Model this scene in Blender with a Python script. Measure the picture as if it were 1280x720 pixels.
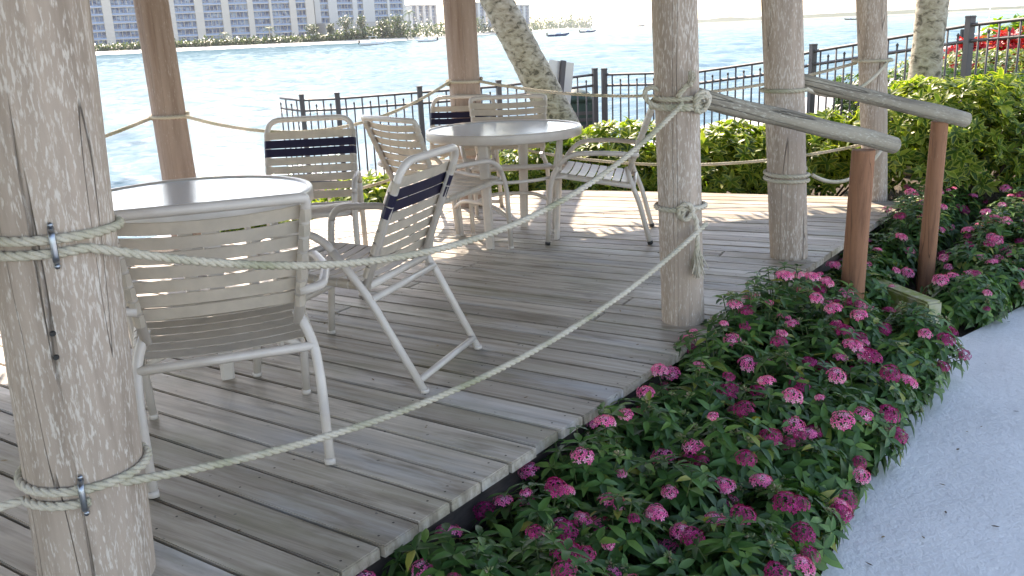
import bpy, bmesh, math, random
from math import sin, cos, pi, radians as rad, sqrt
from mathutils import Vector as V, Matrix, noise
random.seed(7)
sc = bpy.context.scene
for o in list(bpy.data.objects): bpy.data.objects.remove(o)
COL = sc.collection

# ------------------------------------------------------------------ camera
EYE = 1.33; FPX = 1150.0; PITCH = rad(15.61); ROLL = rad(-2.5)
cam = bpy.data.cameras.new('camera'); co = bpy.data.objects.new('camera', cam); COL.objects.link(co)
cam.sensor_width = 36; cam.lens = FPX / 1280 * 36; cam.clip_start = .05; cam.clip_end = 20000
CM = Matrix.Translation((0, 0, EYE)) @ Matrix.Rotation(pi/2 - PITCH, 4, 'X') @ Matrix.Rotation(ROLL, 4, 'Z')
co.matrix_world = CM; sc.camera = co

# ------------------------------------------------------------------ world, sun, exposure
SUN_AZ = rad(-18); SUN_EL = rad(42)
w = bpy.data.worlds.new('World'); sc.world = w; w.use_nodes = True
wn = w.node_tree.nodes; wl = w.node_tree.links; wn.clear()
sky = wn.new('ShaderNodeTexSky'); sky.sky_type = 'NISHITA'; sky.sun_disc = False
sky.sun_elevation = SUN_EL; sky.sun_rotation = SUN_AZ; sky.dust_density = .6; sky.air_density = 1.0; sky.ozone_density = 1.0
bg = wn.new('ShaderNodeBackground'); bg.inputs[1].default_value = .15
wo = wn.new('ShaderNodeOutputWorld'); wl.new(sky.outputs[0], bg.inputs[0]); wl.new(bg.outputs[0], wo.inputs[0])
sun = bpy.data.lights.new('sun', 'SUN'); sun.energy = 3.3; sun.angle = rad(.53); sun.color = (1, .95, .86)
so = bpy.data.objects.new('sun', sun); COL.objects.link(so)
SD = V((sin(SUN_AZ)*cos(SUN_EL), cos(SUN_AZ)*cos(SUN_EL), sin(SUN_EL)))
so.rotation_euler = SD.to_track_quat('Z', 'Y').to_euler(); so.location = SD*50
sc.view_settings.view_transform = 'Standard'; sc.view_settings.look = 'None'
sc.view_settings.gamma = 1; sc.view_settings.exposure = 1.9
sc.view_settings.use_white_balance = True; sc.view_settings.white_balance_temperature = 7700; sc.view_settings.white_balance_tint = 16
sc.render.engine = 'CYCLES'
sc.cycles.max_bounces = 8; sc.cycles.transparent_max_bounces = 8

# ------------------------------------------------------------------ helpers
def tag(o, label=None, cat=None, group=None, kind=None):
    if label: o['label'] = label
    if cat: o['category'] = cat
    if group: o['group'] = group
    if kind: o['kind'] = kind
    return o
def empty(name, loc=(0,0,0), rz=0, label=None, cat=None, group=None):
    o = bpy.data.objects.new(name, None); COL.objects.link(o); o.location = loc; o.rotation_euler = (0, 0, rz)
    o.empty_display_size = .1
    return tag(o, label, cat, group)
def link(name, bm, mat, parent=None, smooth=False, loc=None):
    me = bpy.data.meshes.new(name); bm.to_mesh(me); bm.free()
    if smooth:
        for p in me.polygons: p.use_smooth = True
    if mat: me.materials.append(mat)
    o = bpy.data.objects.new(name, me); COL.objects.link(o)
    if parent: o.parent = parent
    if loc is not None: o.location = loc
    return o
def pyd(name, vs, fs, mat, parent=None, smooth=False, rim=None):
    me = bpy.data.meshes.new(name); me.from_pydata(vs, [], fs)
    if rim is not None:
        a = me.attributes.new('rim', 'FLOAT', 'POINT'); a.data.foreach_set('value', rim)
    if smooth: me.polygons.foreach_set('use_smooth', [True]*len(fs))
    me.materials.append(mat)
    o = bpy.data.objects.new(name, me); COL.objects.link(o)
    if parent: o.parent = parent
    return o
def copy_tree(o, parent=None):
    c = o.copy(); COL.objects.link(c); c.parent = parent
    for ch in list(o.children): copy_tree(ch, c)
    return c
def rounded(pts, r=.05, n=5):
    pts = [V(p) for p in pts]; out = [pts[0]]
    for i in range(1, len(pts)-1):
        a, b, c = pts[i-1], pts[i], pts[i+1]
        d1 = a-b; d2 = c-b; k = min(r, d1.length*.48, d2.length*.48)
        p, q = b+d1.normalized()*k, b+d2.normalized()*k
        for j in range(n+1):
            t = j/n; out.append(p*(1-t)**2 + b*2*t*(1-t) + q*t*t)
    out.append(pts[-1]); return out
def frames(pts, closed=False):
    n = len(pts); fr = []; up = None
    for i in range(n):
        if closed: t = (pts[(i+1) % n]-pts[i-1])
        else: t = pts[min(i+1, n-1)]-pts[max(i-1, 0)]
        t = t.normalized() if t.length > 1e-9 else V((0,0,1))
        if up is None:
            up = V((0,0,1)) if abs(t.z) < .9 else V((0,1,0))
        x = up - t*up.dot(t)
        x = x.normalized() if x.length > 1e-6 else t.orthogonal().normalized()
        up = x; fr.append((t, x, t.cross(x)))
    return fr
def tube(bm, pts, r, s=10, closed=False, cap=True, flat=1.0):
    pts = [V(p) for p in pts]; fr = frames(pts, closed); rings = []
    for i, p in enumerate(pts):
        t, x, y = fr[i]; rr = r[i] if isinstance(r, (list, tuple)) else r
        rings.append([bm.verts.new(p + (x*cos(2*pi*j/s)*flat + y*sin(2*pi*j/s))*rr) for j in range(s)])
    m = len(rings)
    for i in range(m if closed else m-1):
        a, b = rings[i], rings[(i+1) % m]
        for j in range(s): bm.faces.new((a[j], a[(j+1) % s], b[(j+1) % s], b[j])).smooth = True
    if cap and not closed:
        bm.faces.new(rings[0][::-1]); bm.faces.new(rings[-1])
def box(bm, c, d, rz=0, M=None, bev=0):
    m = Matrix.Translation(c) @ Matrix.Rotation(rz, 4, 'Z') @ Matrix.Diagonal((*d, 1))
    if M: m = M @ m
    g = bmesh.ops.create_cube(bm, size=1, matrix=m)
    if bev:
        es = list({e for v in g['verts'] for e in v.link_edges})
        bmesh.ops.bevel(bm, geom=es, offset=bev, segments=2, affect='EDGES')
def BM(): return bmesh.new()

# ------------------------------------------------------------------ materials
def mat(name, col=(.5,.5,.5), rough=.6, metal=0, spec=.5):
    m = bpy.data.materials.new(name); m.use_nodes = True
    b = m.node_tree.nodes['Principled BSDF']; b.inputs['Base Color'].default_value = (*col, 1)
    b.inputs['Roughness'].default_value = rough; b.inputs['Metallic'].default_value = metal
    b.inputs['Specular IOR Level'].default_value = spec
    return m, m.node_tree.nodes, m.node_tree.links, b
def nd(n, t, **k):
    x = n.new('ShaderNode'+t)
    for a, b in k.items():
        if a in ('ins',):
            for i, v in b.items(): x.inputs[i].default_value = v
        else: setattr(x, a, b)
    return x
def ramp(n, l, src, stops, interp='LINEAR'):
    r = n.new('ShaderNodeValToRGB'); r.color_ramp.interpolation = interp; e = r.color_ramp.elements
    while len(e) < len(stops): e.new(.5)
    for i, (p, c) in enumerate(stops):
        e[i].position = p; e[i].color = (*c, 1) if len(c) == 3 else c
    l.new(src, r.inputs[0]); return r
def coords(n, l, scale=(1,1,1), rot=(0,0,0), island=False, kind='Object'):
    tc = n.new('ShaderNodeTexCoord'); mp = n.new('ShaderNodeMapping')
    mp.inputs['Scale'].default_value = scale
    src = tc.outputs[kind]
    if any(rot):
        mr = n.new('ShaderNodeMapping'); mr.inputs['Rotation'].default_value = rot; l.new(src, mr.inputs['Vector']); src = mr.outputs[0]
    if island:
        g = n.new('ShaderNodeNewGeometry'); a = n.new('ShaderNodeVectorMath'); a.operation = 'MULTIPLY_ADD'
        cb = n.new('ShaderNodeCombineXYZ'); l.new(g.outputs['Random Per Island'], cb.inputs[2]); l.new(g.outputs['Random Per Island'], cb.inputs[0])
        a.inputs[1].default_value = (53, 53, 53); l.new(cb.outputs[0], a.inputs[0]); l.new(src, a.inputs[2]); src = a.outputs[0]
    l.new(src, mp.inputs['Vector']); return mp.outputs[0]
def noiz(n, l, vec, scale=5, detail=4, rough=.55, dist=0):
    x = nd(n, 'TexNoise', ins={'Scale': scale, 'Detail': detail, 'Roughness': rough, 'Distortion': dist}); l.new(vec, x.inputs['Vector']); return x.outputs['Fac']
def mix(n, l, fac, a, b, mode='MIX'):
    x = n.new('ShaderNodeMix'); x.data_type = 'RGBA'; x.blend_type = mode
    for s, v in ((x.inputs['Factor'], fac), (x.inputs['A'], a), (x.inputs['B'], b)):
        if isinstance(v, (int, float)): s.default_value = v
        elif isinstance(v, tuple): s.default_value = (*v, 1)
        else: l.new(v, s)
    return x.outputs['Result']
def bump(n, l, b, h, strength=.3, dist=.01, prev=None):
    x = nd(n, 'Bump', ins={'Strength': strength, 'Distance': dist}); l.new(h, x.inputs['Height'])
    if prev: l.new(prev, x.inputs['Normal'])
    if b: l.new(x.outputs[0], b.inputs['Normal'])
    return x.outputs[0]
def math_(n, l, op, a, b=0.0, c=0.0):
    x = n.new('ShaderNodeMath'); x.operation = op
    for i, v in enumerate((a, b, c)):
        if isinstance(v, (int, float)): x.inputs[i].default_value = v
        else: l.new(v, x.inputs[i])
    return x.outputs[0]

def post_mat(name, base, dark, fleck, amount, crackw=.008):
    m, n, l, b = mat(name, base, .85)
    st = noiz(n, l, coords(n, l, (22, 22, 1.6)), 1, 6, .6)
    c = ramp(n, l, st, [(.3, dark), (.5, base), (.75, tuple(min(1, x*1.25) for x in base))]).outputs[0]
    big = noiz(n, l, coords(n, l, (2.2, 2.2, 1.4)), 1, 3)
    c = mix(n, l, math_(n, l, 'MULTIPLY', big, .55), c, tuple(x*.72 for x in base), 'MIX')
    fl = noiz(n, l, coords(n, l, (150, 150, 30)), 1, 5, .6, .2)
    area = noiz(n, l, coords(n, l, (5, 5, 2)), 1, 2)
    fsum = math_(n, l, 'ADD', fl, math_(n, l, 'MULTIPLY', math_(n, l, 'SUBTRACT', area, .5), .35))
    fm = ramp(n, l, fsum, [(amount-.03, (0,0,0)), (amount+.09, (1,1,1))]).outputs[0]
    c = mix(n, l, fm, c, fleck)
    ck = noiz(n, l, coords(n, l, (10, 10, .16)), 1, 2, .4)
    d = math_(n, l, 'ABSOLUTE', math_(n, l, 'SUBTRACT', ck, .5))
    cm = ramp(n, l, d, [(0, (1,1,1)), (crackw, (0,0,0))]).outputs[0]
    c = mix(n, l, math_(n, l, 'MULTIPLY', cm, .75), c, tuple(x*.18 for x in base))
    l.new(c, b.inputs['Base Color'])
    p = bump(n, l, None, st, .35, .004)
    p = bump(n, l, None, fm, .2, .0015, p)
    bump(n, l, b, math_(n, l, 'SUBTRACT', 1, cm), .9, .01, p)
    return m
M = {}
M['post'] = post_mat('weathered_piling', (.42, .335, .27), (.28, .215, .165), (.59, .525, .46), .55, .0011)
M['post2'] = post_mat('brown_piling', (.38, .285, .235), (.26, .17, .125), (.50, .42, .37), .62, .003)
M['rail'] = post_mat('weathered_rail', (.30, .265, .205), (.11, .09, .07), (.42, .40, .33), .57)
M['redpost'] = post_mat('reddish_post', (.30, .14, .075), (.12, .05, .028), (.36, .22, .13), .66, .002)
# deck boards
BANG = rad(-32)
m, n, l, b = mat('deck_wood', (.33,.3,.28), .62); M['deck'] = m
gr = noiz(n, l, coords(n, l, (1.6, 34, 34), (0, 0, -BANG), True), 1, 7, .62, .25)
c = ramp(n, l, gr, [(.25, (.18,.145,.108)), (.48, (.385,.332,.268)), (.75, (.56,.505,.43))]).outputs[0]
g = n.new('ShaderNodeNewGeometry')
tone = ramp(n, l, g.outputs['Random Per Island'], [(0, (.70,.68,.66)), (.5, (1,.98,.95)), (1, (1.22,1.21,1.21))]).outputs[0]
c = mix(n, l, 1.0, c, tone, 'MULTIPLY')
pt = noiz(n, l, coords(n, l, (.8, 4.5, 1), (0,0,-BANG), True), 1, 5, .6)
c = mix(n, l, math_(n, l, 'MULTIPLY', ramp(n, l, pt, [(.52,(0,0,0)),(.68,(1,1,1))]).outputs[0], .6), c, (.49,.49,.50))
pb = noiz(n, l, coords(n, l, (1.1, 6, 1), (0,0,-BANG), True), 2.0, 5, .6)
c = mix(n, l, math_(n, l, 'MULTIPLY', ramp(n, l, pb, [(.53,(0,0,0)),(.68,(1,1,1))]).outputs[0], .7), c, (.135,.10,.065))
al = noiz(n, l, coords(n, l, (1.2, 3.2, 1), (0,0,-BANG)), 1.4, 5, .65)
c = mix(n, l, math_(n, l, 'MULTIPLY', ramp(n, l, al, [(.49,(0,0,0)),(.68,(1,1,1))]).outputs[0], .5), c, (.22,.205,.12))
spk = noiz(n, l, coords(n, l, (1,1,1)), 34, 2, .5)
c = mix(n, l, math_(n, l, 'MULTIPLY', ramp(n, l, spk, [(.72,(0,0,0)),(.75,(1,1,1))]).outputs[0], .7), c, (.08,.07,.06))
l.new(c, b.inputs['Base Color'])
rr = ramp(n, l, pt, [(.3,(.42,.42,.42)),(.7,(.75,.75,.75))]).outputs[0]; l.new(rr, b.inputs['Roughness'])
bump(n, l, b, gr, .45, .004)
m, n, l, b = mat('deck_frame_wood', (.07,.055,.045), .9); M['deckdark'] = m
cc = noiz(n, l, coords(n, l, (3,3,9)), 3, 4); l.new(ramp(n, l, cc, [(.3,(.035,.028,.025)),(.7,(.11,.085,.07))]).outputs[0], b.inputs['Base Color'])
# chair
m, n, l, b = mat('frame_metal', (.56,.50,.45), .32, 0, .5); M['metal'] = m
cc = noiz(n, l, coords(n, l), 9, 4); l.new(ramp(n, l, cc, [(.3,(.52,.465,.415)),(.7,(.62,.565,.515))]).outputs[0], b.inputs['Base Color'])
def strapmat(name, col, tr=.25):
    m, n, l, b = mat(name, col, .42)
    cc = noiz(n, l, coords(n, l), 14, 4); v = ramp(n, l, cc, [(.3, tuple(x*.88 for x in col)), (.7, tuple(min(1, x*1.08) for x in col))]).outputs[0]
    l.new(v, b.inputs['Base Color'])
    t = n.new('ShaderNodeBsdfTranslucent'); l.new(v, t.inputs[0]); ms = n.new('ShaderNodeMixShader'); ms.inputs[0].default_value = tr
    l.new(b.outputs[0], ms.inputs[1]); l.new(t.outputs[0], ms.inputs[2]); l.new(ms.outputs[0], n['Material Output'].inputs[0])
    return m
M['strap'] = strapmat('vinyl_beige', (.62,.545,.455)); M['navy'] = strapmat('vinyl_navy', (.016,.014,.042), .08)
M['cap'] = mat('rubber_cap', (.02,.02,.02), .6)[0]
m, n, l, b = mat('table_glass', (.62,.72,.78), .10, 0, .5); M['glass'] = m
b.inputs['IOR'].default_value = 1.75
cc = noiz(n, l, coords(n, l, (1,1,1)), 120, 2); bump(n, l, b, cc, .22, .004)
# rope
m, n, l, b = mat('rope_fibre', (.5,.47,.38), .85); M['rope'] = m
cc = noiz(n, l, coords(n, l), 5, 5); cd = noiz(n, l, coords(n, l), 260, 2)
v = ramp(n, l, cc, [(.32,(.34,.33,.22)),(.5,(.52,.47,.37)),(.7,(.63,.57,.48))]).outputs[0]
v = mix(n, l, math_(n, l, 'MULTIPLY', ramp(n, l, cd, [(.5,(0,0,0)),(.7,(1,1,1))]).outputs[0], .3), v, (.26,.24,.19))
l.new(v, b.inputs['Base Color']); bump(n, l, b, cd, .5, .003)
M['steel'] = mat('galvanised_steel', (.35,.38,.42), .35, 1)[0]
m, n, l, b = mat('fence_paint', (.085,.08,.085), .6); M['fence'] = m
# ground etc
m, n, l, b = mat('soil', (.09,.06,.04), .95); M['soil'] = m
cc = noiz(n, l, coords(n, l), 7, 8, .7); l.new(ramp(n, l, cc, [(.3,(.035,.025,.018)),(.55,(.09,.065,.045)),(.75,(.15,.12,.08))]).outputs[0], b.inputs['Base Color'])
bump(n, l, b, noiz(n, l, coords(n, l), 40, 6, .7), .8, .03)
m, n, l, b = mat('pale_concrete', (.6,.62,.64), .8); M['path'] = m
c1 = noiz(n, l, coords(n, l), 1.6, 6, .6); c2 = noiz(n, l, coords(n, l), 55, 5, .65); c3 = noiz(n, l, coords(n, l), 9, 5, .7)
v = ramp(n, l, c1, [(.3,(.62,.615,.60)),(.7,(.74,.735,.715))]).outputs[0]
v = mix(n, l, math_(n, l, 'MULTIPLY', ramp(n, l, c3, [(.55,(0,0,0)),(.72,(1,1,1))]).outputs[0], .25), v, (.40,.39,.37))
v = mix(n, l, math_(n, l, 'MULTIPLY', ramp(n, l, c2, [(.62,(0,0,0)),(.7,(1,1,1))]).outputs[0], .30), v, (.38,.38,.38))
vo = nd(n, 'TexVoronoi', feature='DISTANCE_TO_EDGE', ins={'Scale': .75}); l.new(mix(n, l, .12, coords(n, l), nd(n, 'TexNoise', ins={'Scale': 3.0}).outputs['Color']), vo.inputs['Vector'])
ck = ramp(n, l, vo.outputs['Distance'], [(0,(1,1,1)),(.006,(0,0,0))]).outputs[0]
v = mix(n, l, math_(n, l, 'MULTIPLY', ck, .08), v, (.33,.33,.33))
l.new(v, b.inputs['Base Color']); p = bump(n, l, None, c2, .65, .008); bump(n, l, b, c3, .5, .02, p)
m, n, l, b = mat('seawall_concrete', (.55,.53,.50), .85); M['conc'] = m
cc = noiz(n, l, coords(n, l), 3, 6); l.new(ramp(n, l, cc, [(.3,(.42,.41,.40)),(.7,(.62,.60,.57))]).outputs[0], b.inputs['Base Color'])
# water
m, n, l, b = mat('sea_water', (.03,.13,.17), .08, 0, .34); M['water'] = m
b.inputs['IOR'].default_value = 1.333
w1 = noiz(n, l, coords(n, l, (1, 2.0, 1), (0,0,.25)), 1.5, 5, .62, .4); w2 = noiz(n, l, coords(n, l, (1, 1.8, 1), (0,0,-.2)), 7, 4, .6)
w0 = noiz(n, l, coords(n, l, (1, 2.4, 1), (0,0,.1)), .22, 4, .6)
p = bump(n, l, None, w1, .7, .05, None); bump(n, l, b, w2, .8, .02, p)
dp = noiz(n, l, coords(n, l, (1, 3, 1)), .03, 4); l.new(ramp(n, l, dp, [(.35,(.055,.125,.155)),(.65,(.09,.165,.19))]).outputs[0], b.inputs['Base Color'])
b.inputs['Specular IOR Level'].default_value = 0; b.inputs['Roughness'].default_value = 1
gl = nd(n, 'BsdfGlossy', ins={'Roughness': .05}); fz = nd(n, 'Fresnel', ins={'IOR': 1.33}); ms = n.new('ShaderNodeMixShader'); nb_ = b.inputs['Normal'].links[0].from_socket
l.new(nb_, gl.inputs['Normal']); l.new(nb_, fz.inputs['Normal']); l.new(math_(n, l, 'MINIMUM', fz.outputs[0], .235), ms.inputs[0]); l.new(b.outputs[0], ms.inputs[1]); l.new(gl.outputs[0], ms.inputs[2]); l.new(ms.outputs[0], n['Material Output'].inputs[0])
m, n, l, b = mat('sand', (.62,.56,.46), .9); M['sand'] = m
# leaves
def leafmat(name, stops, rimcol=None, tr=.45, rough=.4, rimw=(.45,.75)):
    m, n, l, b = mat(name, (.1,.2,.05), rough)
    g = n.new('ShaderNodeNewGeometry'); c = ramp(n, l, g.outputs['Random Per Island'], stops).outputs[0]
    if rimcol:
        at_ = n.new('ShaderNodeAttribute'); at_.attribute_name = 'rim'
        nz = noiz(n, l, coords(n, l), 45, 2)
        s = math_(n, l, 'ADD', at_.outputs['Fac'], math_(n, l, 'MULTIPLY', math_(n, l, 'SUBTRACT', nz, .5), 1.1))
        c = mix(n, l, ramp(n, l, s, [(rimw[0],(0,0,0)),(rimw[1],(1,1,1))]).outputs[0], c, rimcol)
    l.new(c, b.inputs['Base Color'])
    t = n.new('ShaderNodeBsdfTranslucent'); l.new(mix(n, l, 1.0, c, (1.25,1.3,.55), 'MULTIPLY'), t.inputs[0])
    ms = n.new('ShaderNodeMixShader'); ms.inputs[0].default_value = tr
    l.new(b.outputs[0], ms.inputs[1]); l.new(t.outputs[0], ms.inputs[2]); l.new(ms.outputs[0], n['Material Output'].inputs[0])
    return m
M['scheff'] = leafmat('variegated_leaf', [(0,(.035,.085,.015)),(.5,(.08,.16,.022)),(.85,(.16,.26,.03)),(1,(.38,.44,.06))], (.42,.46,.09), .48, .4, (.55,.85))
M['pentleaf'] = leafmat('pentas_leaf', [(0,(.025,.072,.02)),(.45,(.048,.13,.032)),(.8,(.09,.20,.045)),(.97,(.16,.28,.06)),(1,(.30,.28,.05))], None, .3, .45)
M['hedge'] = leafmat('clipped_leaf', [(0,(.025,.06,.018)),(.6,(.06,.13,.03)),(1,(.20,.28,.09))], None, .4)
M['hedge2'] = leafmat('pale_leaf', [(0,(.08,.14,.04)),(.6,(.18,.24,.09)),(1,(.45,.48,.25))], None, .4)
M['redleaf'] = leafmat('red_leaf', [(0,(.25,.01,.015)),(.6,(.5,.02,.03)),(1,(.65,.08,.08))], None, .35)
M['limeleaf'] = leafmat('lime_leaf', [(0,(.12,.26,.02)),(1,(.32,.45,.04))], None, .45)
M['pink'] = leafmat('pink_petal', [(0,(.90,.11,.38)),(.6,(.97,.22,.50)),(1,(.98,.46,.66))], None, .3)
M['magenta'] = leafmat('magenta_petal', [(0,(.26,.005,.09)),(.6,(.42,.01,.15)),(1,(.58,.03,.24))], None, .3)
M['bud'] = leafmat('pentas_bud', [(0,(.16,.24,.07)),(.7,(.28,.34,.14)),(1,(.45,.32,.25))], None, .3)
M['stem'] = mat('green_stem', (.09,.13,.04), .7)[0]
M['twig'] = mat('woody_twig', (.16,.12,.08), .9)[0]
M['frond'] = leafmat('palm_leaf', [(0,(.05,.09,.02)),(1,(.13,.19,.05))], None, .3)
m, n, l, b = mat('palm_bark', (.4,.36,.3), .95); M['bark'] = m
r1 = noiz(n, l, coords(n, l, (14,14,22)), 1, 4, .6, .5); r2 = noiz(n, l, coords(n, l, (5,5,5)), 1, 4)
v = ramp(n, l, r1, [(.36,(.09,.075,.06)),(.46,(.36,.31,.25)),(.7,(.60,.55,.47))]).outputs[0]
v = mix(n, l, math_(n, l, 'MULTIPLY', r2, .3), v, (.36,.35,.25)); l.new(v, b.inputs['Base Color']); bump(n, l, b, r1, .9, .02)
m, n, l, b = mat('thatch', (.22,.16,.09), .95); M['thatch'] = m
tn = noiz(n, l, coords(n, l, (30,30,3)), 1, 5); l.new(ramp(n, l, tn, [(.3,(.10,.07,.04)),(.7,(.33,.25,.15))]).outputs[0], b.inputs['Base Color']); bump(n, l, b, tn, .9, .03)
m, n, l, b = mat('mossy_timber', (.25,.27,.08), .9); M['moss'] = m
cc = noiz(n, l, coords(n, l), 12, 5); l.new(ramp(n, l, cc, [(.4,(.20,.24,.05)),(.6,(.38,.37,.24)),(.8,(.45,.42,.35))]).outputs[0], b.inputs['Base Color'])
M['wall'] = mat('cream_stucco', (.54,.475,.41), .9)[0]
M['pod'] = mat('grey_podium', (.36,.33,.31), .9)[0]
M['wall2'] = mat('white_stucco', (.52,.49,.46), .9)[0]
m, n, l, b = mat('facade_glass', (.09,.15,.28), .35, 0, .5); M['bglass'] = m
cc = noiz(n, l, coords(n, l, (.33,.33,.3)), 1, 1); l.new(ramp(n, l, cc, [(0,(.04,.06,.13)),(.42,(.11,.16,.28)),(.55,(.24,.30,.40)),(.68,(.07,.10,.19))], 'CONSTANT').outputs[0], b.inputs['Base Color'])
M['brail'] = mat('balcony_rail', (.22,.29,.42), .4)[0]
M['white'] = mat('white_paint', (.78,.78,.78), .4)[0]
M['blue'] = mat('dark_blue_hull', (.03,.06,.15), .3)[0]
M['green'] = mat('dark_green_plastic', (.025,.06,.05), .6)[0]
M['sign'] = mat('sign_back_aluminium', (.56,.56,.57), .35, .3)[0]
M['skin'] = mat('bather', (.25,.15,.12), .8)[0]

# ------------------------------------------------------------------ setting: sea, ground, path
import numpy as np
rs_ = np.random.RandomState(5)
fa = np.linspace(rad(-46), rad(46), 560); ca = np.linspace(rad(46), rad(314), 60)[1:-1]
ang = np.concatenate([fa, ca]); dist = np.concatenate([np.geomspace(5.5, 900, 900), np.geomspace(960, 16000, 30)])
A_, D_ = np.meshgrid(ang, dist); X_ = np.sin(A_)*D_; Y_ = np.cos(A_)*D_; Z_ = np.zeros_like(X_)
for i in range(60):
    wl_ = .35*(14/.35)**(rs_.rand()**1.25); th = rs_.normal(rad(200), .75); kk = 2*pi/wl_
    Z_ += wl_*.0044*(1.15 if wl_ < 2.5 else .8)*np.sin(kk*(X_*np.sin(th)+Y_*np.cos(th))+rs_.rand()*6.28)
Z_ = Z_*np.clip((1500-D_)/900, 0, 1)-1.2
nr, nc = X_.shape; me = bpy.data.meshes.new('water')
idx = np.arange(nr*nc).reshape(nr, nc); nx = np.roll(idx, -1, 1)
q = np.stack([idx[:-1], nx[:-1], nx[1:], idx[1:]], -1).reshape(-1, 4)
me.vertices.add(nr*nc); me.vertices.foreach_set('co', np.stack([X_, Y_, Z_], -1).astype(np.float32).ravel())
me.loops.add(q.size); me.loops.foreach_set('vertex_index', q.astype(np.int32).ravel())
me.polygons.add(len(q)); me.polygons.foreach_set('loop_start', np.arange(0, q.size, 4, dtype=np.int32)); me.polygons.foreach_set('loop_total', np.full(len(q), 4, np.int32))
me.update(); me.polygons.foreach_set('use_smooth', np.ones(len(q), bool)); me.materials.append(M['water'])
me.flip_normals() if me.polygons[0].normal.z < 0 else None
wob = bpy.data.objects.new('water', me); COL.objects.link(wob); tag(wob, kind='structure')

def sst(x, a, b):
    t = max(0, min(1, (x-a)/(b-a))); return t*t*(3-2*t)
def gz(x, y):
    t = sst(y, 6.2, 12); r = sst(x, 1.2, 4.6)
    return (-.40 + t*(-.32*(1-r)) + sst(y, 5.5, 8.5)*.40*r)*(1-sst(y-.35*x, 10.2, 13)) - .68*sst(y-.35*x, 10.2, 13)
SHORE = [(-40,-22),(-12,-2),(-6,4),(-4.2,7.0),(-3.5,9.2),(-3.35,11),(-3.3,13.7),(1.6,14.4),(4.2,18.5),(9,25.5),(15,33),(30,52),(60,85)]
bm = BM(); NG = 70; rows = []
def shore_at(s):
    k = s*(len(SHORE)-1); i = min(int(k), len(SHORE)-2); f = k-i
    return (SHORE[i][0]*(1-f)+SHORE[i+1][0]*f, SHORE[i][1]*(1-f)+SHORE[i+1][1]*f)
ROOT = (12, -12)
for i in range(241):
    sx, sy = shore_at(i/240); row = []
    for j in range(NG+1):
        f = j/NG; x = ROOT[0]+(sx-ROOT[0])*f; y = ROOT[1]+(sy-ROOT[1])*f
        row.append(bm.verts.new((x, y, gz(x, y)+noise.noise(V((x*1.5,y*1.5,0)))*.012)))
    rows.append(row)
for i in range(240):
    for j in range(NG): bm.faces.new((rows[i][j], rows[i+1][j], rows[i+1][j+1], rows[i][j+1]))
bmesh.ops.remove_doubles(bm, verts=bm.verts, dist=1e-4); bmesh.ops.recalc_face_normals(bm, faces=bm.faces)
tag(link('ground', bm, M['soil'], None, True), kind='structure')
# path
PE = [(-2.2,-2.5),(-.9,-.6),(-.1,.65),(.45,1.68),(.88,2.45),(1.38,3.24),(1.84,3.98),(2.15,4.45),(2.2,4.72),(2.4,4.66),(2.7,4.9),(3.05,5.2),(3.6,5.65),(4.4,6.1),(5.6,6.6),(9,7.6),(16,9)]
bm = BM(); L1 = []; L2 = []
for i, (x, y) in enumerate(PE):
    L1.append(bm.verts.new((x, y, -.355))); L2.append(bm.verts.new((x+3.5+i*.25, y-6-i*.2, -.355)))
for i in range(len(PE)-1): bm.faces.new((L1[i], L2[i], L2[i+1], L1[i+1]))
tag(link('path', bm, M['path']), kind='structure')
# seawall strip: concrete walk with a drop to the water
bm = BM(); prev = None
for i, (x, y) in enumerate(SHORE):
    a = V(SHORE[max(i-1,0)]); c = V(SHORE[min(i+1,len(SHORE)-1)]); d = (V((c[0],c[1]))-V((a[0],a[1]))).normalized(); nn = V((-d.y, d.x))
    wd = .35 if i < 7 else (1.2 if i < 8 else 4.5 + (i-8)*.9)
    zt = max(gz(x, y)+.03, -.62) if i < 8 else -.62
    p0 = V((x,y))-nn*wd; p1 = V((x,y))+nn*.12
    cur = [bm.verts.new((p0.x,p0.y,zt-.5)), bm.verts.new((p0.x,p0.y,zt)), bm.verts.new((p1.x,p1.y,zt)), bm.verts.new((p1.x,p1.y,-1.6))]
    if prev:
        for k in range(3): bm.faces.new((prev[k], cur[k], cur[k+1], prev[k+1]))
    prev = cur
bmesh.ops.recalc_face_normals(bm, faces=bm.faces)
tag(link('seawall', bm, M['conc']), 'pale concrete seawall cap and walk along the water behind the metal fence', 'seawall')

# ------------------------------------------------------------------ deck
DECK = [(-4.3,-3.0),(2.92,6.62),(2.62,6.93),(1.41,7.46),(.38,7.85),(-.6,7.72),(-1.26,7.31),(-2.45,5.63),(-4.2,3.2),(-6.0,-.4)]
def clip(poly, p, nrm):
    out = []
    for i in range(len(poly)):
        a, b = poly[i], poly[(i+1) % len(poly)]
        da = (a[0]-p[0])*nrm[0]+(a[1]-p[1])*nrm[1]; db = (b[0]-p[0])*nrm[0]+(b[1]-p[1])*nrm[1]
        if da >= 0: out.append(a)
        if da*db < 0:
            t = da/(da-db); out.append((a[0]+(b[0]-a[0])*t, a[1]+(b[1]-a[1])*t))
    return out
deck = empty('wooden_deck', (0,0,0), 0, 'weathered grey plank deck with its ragged edge above the flower bed', 'deck')
bm = BM(); PITCHB = .146; E0 = V((-.47, 2.10)); U = V((.6, .8)).normalized(); N = V((.8, -.6)).normalized()
def bang(s): return rad(-34.5 + 12.5*sst(s, .2, 6.0))
rb = random.Random(3)
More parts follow.
